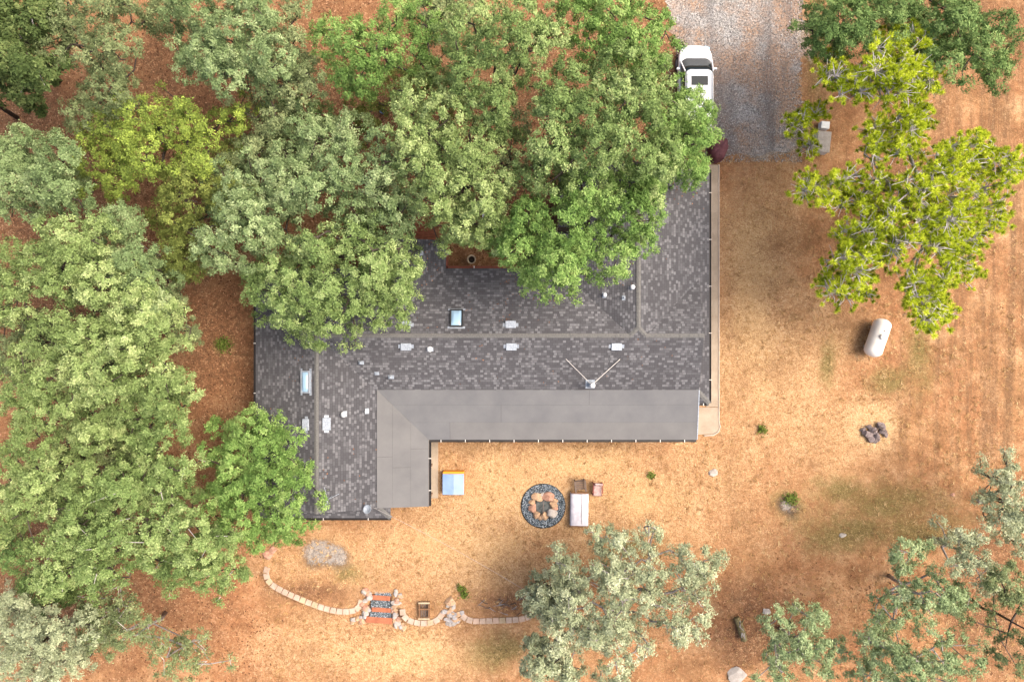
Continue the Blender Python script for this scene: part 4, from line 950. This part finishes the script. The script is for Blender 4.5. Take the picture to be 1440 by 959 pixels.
# ------------------------------------------------------------------ car
def car():
    t = empty('parked_car', (10.53, 14.55, 0)); tag(t, 'white sport utility car parked on gravel under the green oak', 'car')
    # body shell: rows along the length (y), each a half section (x, z)
    rows = [(2.48, .34, .42, .62, .66), (2.40, .64, .34, .74, .80), (2.14, .89, .30, .86, .93), (1.7, .98, .28, .92, 1.0), (1.25, .98, .28, .95, 1.04), (.6, .985, .28, .97, 1.06), (-.8, .985, .28, .98, 1.07), (-1.8, .97, .28, .98, 1.06), (-2.25, .93, .32, .96, 1.03), (-2.45, .84, .42, .9, .98)]
    mb = MB(); m = 9
    for y, wd, zb, zs, zt in rows:
        half = [(wd*.90, zb), (wd, zb+.16), (wd*1.0, zs-.08), (wd*.955, zs+.02), (0, zt)]
        ring = [(x, z) for x, z in half]+[(-x, z) for x, z in half[::-1][1:]]
        for x, z in ring: mb.v.append((x, y, z))
    for j in range(len(rows)-1):
        for k in range(m): q = j*m; k2 = (k+1) % m; mb.f.append((q+k, q+m+k, q+m+k2, q+k2))
    mb.f.append(tuple(range(m))); mb.f.append(tuple((len(rows)-1)*m+k for k in range(m))[::-1])
    o = mb.build('body', M['carpaint'], t, True); sb = o.modifiers.new('sub', 'SUBSURF'); sb.levels = 2; sb.render_levels = 2
    # cabin: glass band, then the painted roof on it
    def ring(y0, y1, wd, z, r=.25, n=6):
        pts = []
        for cx, cy, a0 in ((wd-r, y1-r, 0), (-wd+r, y1-r, 90), (-wd+r, y0+r, 180), (wd-r, y0+r, 270)):
            for i in range(n+1): a = R(a0+90*i/n); pts.append((cx+r*math.cos(a), cy+r*math.sin(a), z))
        return pts
    def loft(rings, name, mat):
        mb = MB(); n = len(rings[0])
        for q in rings: mb.v += q
        for j in range(len(rings)-1):
            for k in range(n): a = j*n; k2 = (k+1) % n; mb.f.append((a+k, a+k2, a+n+k2, a+n+k))
        mb.f.append(tuple(range(n))[::-1]); mb.f.append(tuple((len(rings)-1)*n+k for k in range(n))); return mb.build(name, mat, t, True)
    loft([ring(-2.38, 1.60, .90, .98, .42), ring(-2.10, .70, .78, 1.60, .34)], 'windows', M['glass'])
    loft([ring(-2.12, .72, .80, 1.60, .34), ring(-2.08, .66, .785, 1.655, .34), ring(-1.95, .52, .70, 1.70, .3)], 'roof_panel', M['carpaint'])
    MB().box((0, .05, 1.700), (.94, .52, .012)).build('sunroof', M['glass'], t)
    for sx in (-1, 1):
        MB().tube([(sx*.70, .5, 1.68), (sx*.70, .4, 1.745), (sx*.70, -1.8, 1.745), (sx*.70, -1.9, 1.68)], .022, 6).build('roof_rail', M['galv'], t)
        MB().tube([(sx*.90, 1.42, 1.0), (sx*.79, .62, 1.61)], .045, 6).build('windscreen_pillar', M['carpaint'], t)
        MB().box((sx*1.06, .95, 1.08), (.20, .12, .15)).build('mirror', M['carpaint'], t, bevel=.04)
        MB().box((sx*.68, 2.30, .74), (.34, .12, .12), sx*R(-22)).build('headlight', M['sky_glass'], t, bevel=.03)
        for y in (1.55, -1.5):
            w_ = MB(); w_.lathe([(.2, -.11), (.34, -.11), (.36, -.08), (.36, .08), (.34, .11), (.2, .11)], (0, 0, 0), 22); w_.v = [(sx*.87+z, y+x, .36+yy) for x, yy, z in w_.v]
            wo = w_.build('wheel', M['tyre'], t, True)
            h_ = MB(); h_.lathe([(.05, -.115), (.21, -.115), (.21, .115), (.05, .115)], (0, 0, 0), 16); h_.v = [(sx*.87+z, y+x, .36+yy) for x, yy, z in h_.v]; h_.build('rim', M['galv'], wo)
    MB().box((0, .2, .30), (1.6, 4.2, .2)).build('underbody', M['black'], t)
    MB().tube([(-.6, 1.36, 1.07), (.0, 1.25, 1.16)], .012, 4).tube([(.1, 1.36, 1.07), (.7, 1.2, 1.14)], .012, 4).build('wiper', M['black'], t)
car()

def covered_grill():
    c = P(1010, 210, .5); t = empty('covered_grill', (c.x, c.y, 0), R(-12)); tag(t, 'grill under a wrinkled maroon cover at the driveway end', 'grill')
    mb = MB(); n = 28; rr = random.Random(2)
    prof = [(1.0, .03), (.98, .35), (.95, .7), (.86, .9), (.62, 1.02), (.3, 1.07), (.06, 1.08)]
    ph = [rr.uniform(0, 6) for _ in range(7)]
    for j, (q, z) in enumerate(prof):
        for k in range(n):
            a = 2*math.pi*k/n; f = 1+.05*math.sin(7*a+ph[0]+z*2)+.03*math.sin(13*a+ph[1]); ex = .8
            x = abs(math.cos(a))**ex*math.copysign(1, math.cos(a)); y = abs(math.sin(a))**ex*math.copysign(1, math.sin(a))
            mb.v.append((x*q*.50*f, y*q*.70*f, z+.03*math.sin(3*a+ph[2])*(q < .95)+.02*math.sin(9*a)))
    for j in range(len(prof)-1):
        for k in range(n): q = j*n; k2 = (k+1) % n; mb.f.append((q+k, q+k2, q+n+k2, q+n+k))
    mb.f.append(tuple((len(prof)-1)*n+k for k in range(n))); mb.build('fabric_cover', M['maroon'], t, True)
    MB().tube([(-.45, -.1, .93), (-.1, .05, 1.09), (.4, .2, .95)], .018, 5).build('cover_seam', M['maroon'], t)
covered_grill()
def chest():
    c = P(1156, 200, .4); t = empty('storage_chest', (c.x, c.y, 0), R(-6)); tag(t, 'white weathered storage chest under the small green pine', 'chest')
    MB().box((0, -.05, .3), (.72, 1.15, .6)).build('body', M['white_metal'], t, bevel=.03)
    MB().box((0, -.05, .63), (.78, 1.21, .06)).build('lid', M['stone_pale'], t, bevel=.02)
    MB().box((.08, 1.0, .22), (.5, .42, .44)).build('side_bin', M['white_metal'], t, bevel=.03)
chest()
def deck():
    c = P(581, 318, .4); t = empty('wooden_deck', (c.x, c.y, 0)); tag(t, 'red stained wooden deck of wide boards north of the roof', 'deck')
    for i in range(9): MB().box((random.uniform(-.02, .02), .72-i*.18, .40), (2.6, .165, .04)).build('plank', M['deck'], t)
    for sx in (-1.15, 1.15): MB().box((sx, 0, .19), (.1, 1.5, .38)).build('joist', M['wood_brown'], t)
    MB().box((0, .98, .2), (2.2, .26, .05)).build('step_plank', M['deck'], t); MB().box((0, .98, .09), (1.8, .2, .17)).build('step_riser', M['wood_brown'], t)
deck()
c = P(663, 365, .4); t = empty('planter_pot', (c.x, c.y, 0)); tag(t, 'round clay planter pot with pale rim in the courtyard', 'pot')
MB().lathe([(.17, 0), (.25, .42), (.265, .43), (.265, .48), (.215, .48), (.20, .36), (.02, .36)], (0, 0, 0), 24).build('pot', M['pot'], t, True)
MB().lathe([(.205, .34), (.15, .39), (.02, .40)], (0, 0, 0), 18).build('soil', M['soil'], t)
c = P(688, 311, .7); t = empty('patio_table', (c.x, c.y, 0)); tag(t, 'white metal framed patio table in the courtyard under the oak', 'table')
MB().box((0, 0, .70), (.62, .66, .02)).build('table_top', M['glass'], t)
mb = MB()
for q, d in (((0, .36, .70), (.80, .07, .05)), ((0, -.36, .70), (.80, .07, .05)), ((.365, 0, .70), (.07, .65, .05)), ((-.365, 0, .70), (.07, .65, .05))): mb.box(q, d)
mb.build('frame', M['white_metal'], t)
for sx in (-1, 1):
    for sy in (-1, 1): MB().box((sx*.36, sy*.355, .335), (.05, .05, .67)).build('leg', M['white_metal'], t)
c = P(538, 157, .2); t = empty('bucket', (c.x, c.y, 0)); tag(t, 'small pale blue bucket on litter north of the deck', 'bucket')
MB().lathe([(.12, 0), (.16, .32), (.172, .33), (.15, .33), (.11, .03), (.02, .03)], (0, 0, 0), 18).build('pail', M['blue_lid2'], t, True); MB().tube([(-.16, 0, .32), (-.1, .1, .36), (.1, .1, .36), (.16, 0, .32)], .008, 5).build('handle', M['galv'], t)
# small plants
def plant(label, px, py, rad, n, seed):
    g = G(px, py); t = empty('green_plant', tuple(g)); tag(t, label, 'plant'); r = np.random.default_rng(seed)
    C = r.normal(0, rad*.5, (n, 3)); C[:, 2] = np.abs(r.normal(0, .12, n))+.06; nr = r.normal(size=(n, 3))*.5+np.array([0, 0, 1]); nr /= np.linalg.norm(nr, axis=1)[:, None]
    a = np.cross(nr, r.normal(size=(n, 3))); a /= np.linalg.norm(a, axis=1)[:, None]; b = np.cross(nr, a); l = .12*r.uniform(.6, 1.4, (n, 1))
    V = np.stack([C-a*l/2, C+b*l*.3, C+a*l/2, C-b*l*.3], 1).reshape(-1, 3); fastmesh('leaves', V, np.arange(n*4).reshape(-1, 4), M['weed'], np.repeat(r.random(n), 4), t)
    mb = MB()
    for i in range(5): mb.tube([(0, 0, 0), tuple(C[i])], .008, 4)
    mb.build('stem', M['weed'], t)
plant('small bright green plant behind the stone mound', 653, 834, .26, 160, 1); plant('tiny green plant touching the bright plant by the stone mound', 648, 825, .18, 80, 2)
plant('lone green weed clump on brown dirt west of the house', 315, 485, .42, 260, 3); plant('green weed clump in dry grass east of the patio', 1070, 603, .3, 110, 4)
plant('low green weeds south of the patio gutter', 916, 668, .22, 70, 5); plant('green weeds beside the grey ash spot in the field', 1112, 700, .4, 200, 6)

# ------------------------------------------------------------------ straw, weeds and litter on the ground
def scatter(name, label, cat, n, region, mat, size, seed, flat=False):
    r = np.random.default_rng(seed); px = r.uniform(-60, 1500, n*3); py = r.uniform(-60, 1020, n*3)
    keep = region(px, py, r); px, py = px[keep][:n], py[keep][:n]; n = len(px)
    x = (px-720)/24; y = (479.5-py)/24; z = gz(x, y); C = np.stack([x, y, z], -1)
    l = size*r.uniform(.5, 1.5, (n, 1)); th = r.uniform(0, 6.283, n); d = np.stack([np.cos(th), np.sin(th), np.zeros(n)], -1); b = np.stack([-np.sin(th), np.cos(th), np.zeros(n)], -1)
    if flat: V = np.stack([C-d*l/2+[0,0,.012], C+b*l*.3+[0,0,.02], C+d*l/2+[0,0,.014], C-b*l*.3+[0,0,.016]], 1); k = 4
    else: V = np.stack([C-b*l*.12, C+b*l*.12, C+d*l*r.uniform(.3, .9, (n, 1))+np.stack([np.zeros(n)]*2+[l[:, 0]*r.uniform(.4, .9, n)], -1)], 1); k = 3
    o = fastmesh(name, V.reshape(-1, 3), np.arange(n*k).reshape(-1, k), mat, np.repeat(r.random(n), k), None, k); tag(o, label, cat, None, 'stuff')
def house_px(px, py): return ((px > 375) & (px < 985) & (py > 380) & (py < 600)) | ((px > 375) & (px < 600) & (py > 380) & (py < 715)) | ((px > 790) & (px < 1010) & (py > 240) & (py < 620)) | ((px > 540) & (px < 625) & (py > 345) & (py < 400))
def drive_px(px, py): return (px > 945) & (px < 1130) & (py < 225)
def pit_px(px, py): return (np.hypot(px-764, py-711) < 33) | ((np.abs(px-535) < 18) & (np.abs(py-852) < 26))
scatter('dry_grass', 'short dry straw coloured grass over the open yard', 'grass', 150000, lambda x, y, r: ((x > 370) & (y > 560) | (x > 1005)) & ~house_px(x, y) & ~drive_px(x, y) & ~pit_px(x, y) & ((np.sin(x*.05+np.sin(y*.06)*2)+np.cos(y*.045+x*.02)) > r.uniform(-2.2, 1.4, len(x))), M['straw'], .075, 1)
scatter('fallen_leaves', 'brown fallen leaves under the trees', 'leaves', 38000, lambda x, y, r: ((x+fbm(x*.02, y*.02, 5)*70+r.normal(0, 22, len(x)) < 350) | ((y+r.normal(0, 20, len(x)) < 370) & (x < 935)) | ((x > 1010+r.normal(0, 25, len(x))) & (y > 800+r.normal(0, 30, len(x))) & (r.random(len(x)) < .4))) & ~house_px(x, y), M['dead'], .11, 2, True)
scatter('green_weeds', 'patches of short green weeds in the field', 'weeds', 9000, lambda x, y, r: ((((x-1290)/22)**2+((y-505)/50)**2 < 1) | (((x-1165)/13)**2+((y-515)/30)**2 < 1) | (((x-1185)/50)**2+((y-695)/22)**2 < 1) | (((x-1250)/90)**2+((y-725)/35)**2 < 1) | (((x-1148)/14)**2+((y-80)/60)**2 < 1)) & (r.random(len(x)) < .8), M['weed'], .06, 3)
# sticks on the rock pile
for i, (x, y, a) in enumerate(((1214, 598, .1), (1232, 607, .7), (1240, 600, -.6))):
    g = G(x, y); MB().tube([(0, 0, .30), (math.cos(a)*.35, math.sin(a)*.35, .33), (math.cos(a)*.7, math.sin(a)*.7+.05, .28)], [.022, .018, .01], 5).build('stick', M['wood_dark'])
    o = COL.objects[-1]; o.location = (g.x-.3, g.y, 0); tag(o, ('dry stick poking out beside the rock pile over the straw', 'dry stick lying diagonally across the middle of the rock pile', 'dry stick sloping the other way at the rock pile edge')[i], 'stick', 'sticks on the rock pile')

# bunches of longer straw in the open yard
def clumps():
    r = np.random.default_rng(12); n = 7500; px = r.uniform(370, 1460, n); py = r.uniform(220, 980, n)
    ok = ((px > 370) & (py > 600) | (px > 1018)) & ~house_px(px, py) & ~drive_px(px, py) & ~pit_px(px, py) & ~((np.abs(px-814) < 32) & (np.abs(py-700) < 45)) & ~((np.abs(px-639) < 22) & (np.abs(py-676) < 22)) & (fbm(px*.012, py*.012, 90) > r.uniform(-.5, .5, n)) & ~((px > 985) & (px < 1014) & (py < 615))
    px, py = px[ok], py[ok]; n = len(px); k = 9
    x = np.repeat((px-720)/24, k)+r.normal(0, .05, n*k); y = np.repeat((479.5-py)/24, k)+r.normal(0, .05, n*k); z = gz(x, y); C = np.stack([x, y, z], -1)
    th = r.uniform(0, 6.283, n*k); l = r.uniform(.10, .24, n*k); d = np.stack([np.cos(th)*l*.8, np.sin(th)*l*.8, l*r.uniform(.3, .8, n*k)], -1); b = np.stack([-np.sin(th), np.cos(th), 0*th], -1)*.016
    V = np.stack([C-b, C+b, C+d], 1).reshape(-1, 3); tint = np.clip(np.repeat(r.random(n), k)*.75+r.random(n*k)*.3-.05, 0, 1)
    tag(fastmesh('straw_tufts', V, np.arange(n*k*3).reshape(-1, 3), M['straw'], np.repeat(tint, 3), None, 3), 'loose tufts of longer dry straw in the open yard', 'grass', None, 'stuff')
clumps()
# leaves that fell on the shingles below the oaks
def roof_leaves():
    r = np.random.default_rng(31); C = []; N = []
    for (x0, x1, y0, y1, pl, n) in ((-6, 2.5, .5, 3.9, PN, 500), (3, 6.5, 2.5, 9, PNW, 300), (6.9, 10.6, 4.2, 9.2, ((xE, 0), (-1, 0)), 220), (-13.9, -10.6, -8.8, 0, PWW, 500), (-10, -7, -8.8, -4, PWE, 120), (-5.8, -3.7, 2.2, 5.4, PNNE, 160), (-5, 9, -2.4, .1, PS, 160)):
        x = r.uniform(x0, x1, n); y = r.uniform(y0, y1, n); o, g = pl; dd = (x-o[0])*g[0]+(y-o[1])*g[1]
        keep = (fbm(x*.5, y*.5, 7) > r.uniform(-.1, .9, n))
        if pl is PN: keep &= (y < x+9.9) & ~((x > -8.2) & (x < -3.6) & (y > 1.4)) & (y+x < 6.3)
        if pl is PNW: keep &= (x+y > 6.8)
        if pl is PNNE: keep &= (y > yN-nh+(nx2-x)*0+.3) & ((nx2-x) < yN-y+9) & (y-1.67 > (x-(nx2-nh)))
        C.append(np.stack([x, y, ze+s*dd+.052], -1)[keep]); N.append(np.tile([-s*g[0], -s*g[1], 1.0], (keep.sum(), 1)))
    C = np.concatenate(C); N = np.concatenate(N); n = len(C); N /= np.linalg.norm(N, axis=1)[:, None]
    a = np.cross(N, r.normal(size=(n, 3))); a /= np.linalg.norm(a, axis=1)[:, None]; b = np.cross(N, a); l = r.uniform(.05, .12, (n, 1))
    V = np.stack([C-a*l/2, C+b*l*.3, C+a*l/2, C-b*l*.3], 1).reshape(-1, 3)
    o = fastmesh('roof_litter', V, np.arange(n*4).reshape(-1, 4), M['dead'], np.repeat(r.random(n)*.7, 4), None); tag(o, 'scattered dead leaves lying on the shingle roof', 'leaves', None, 'stuff')
roof_leaves()

# heap of grey brush behind the straight wall run
g = G(712, 852); t = empty('brush_heap', (g.x, g.y, 0)); tag(t, 'heap of dead grey brush behind the straight block wall run', 'brush')
rb = random.Random(9)
for i in range(22):
    a = rb.uniform(-.6, .9)+(math.pi if i % 2 else 0); x, y, z = rb.gauss(-.2, .6), rb.gauss(.05, .28), rb.uniform(.03, .16); l = rb.uniform(.3, .8)
    MB().tube([(x, y, z), (x+math.cos(a)*l*.5, y+math.sin(a)*l*.5, z+rb.uniform(.0, .08)), (x+math.cos(a)*l, y+math.sin(a)*l, max(.02, z+rb.uniform(-.06, .05)))], [.026, .02, .008], 5).build('dead_branch', M[rb.choice(['bark_grey', 'wood_dark', 'bark_dark', 'wood_dark'])], t)
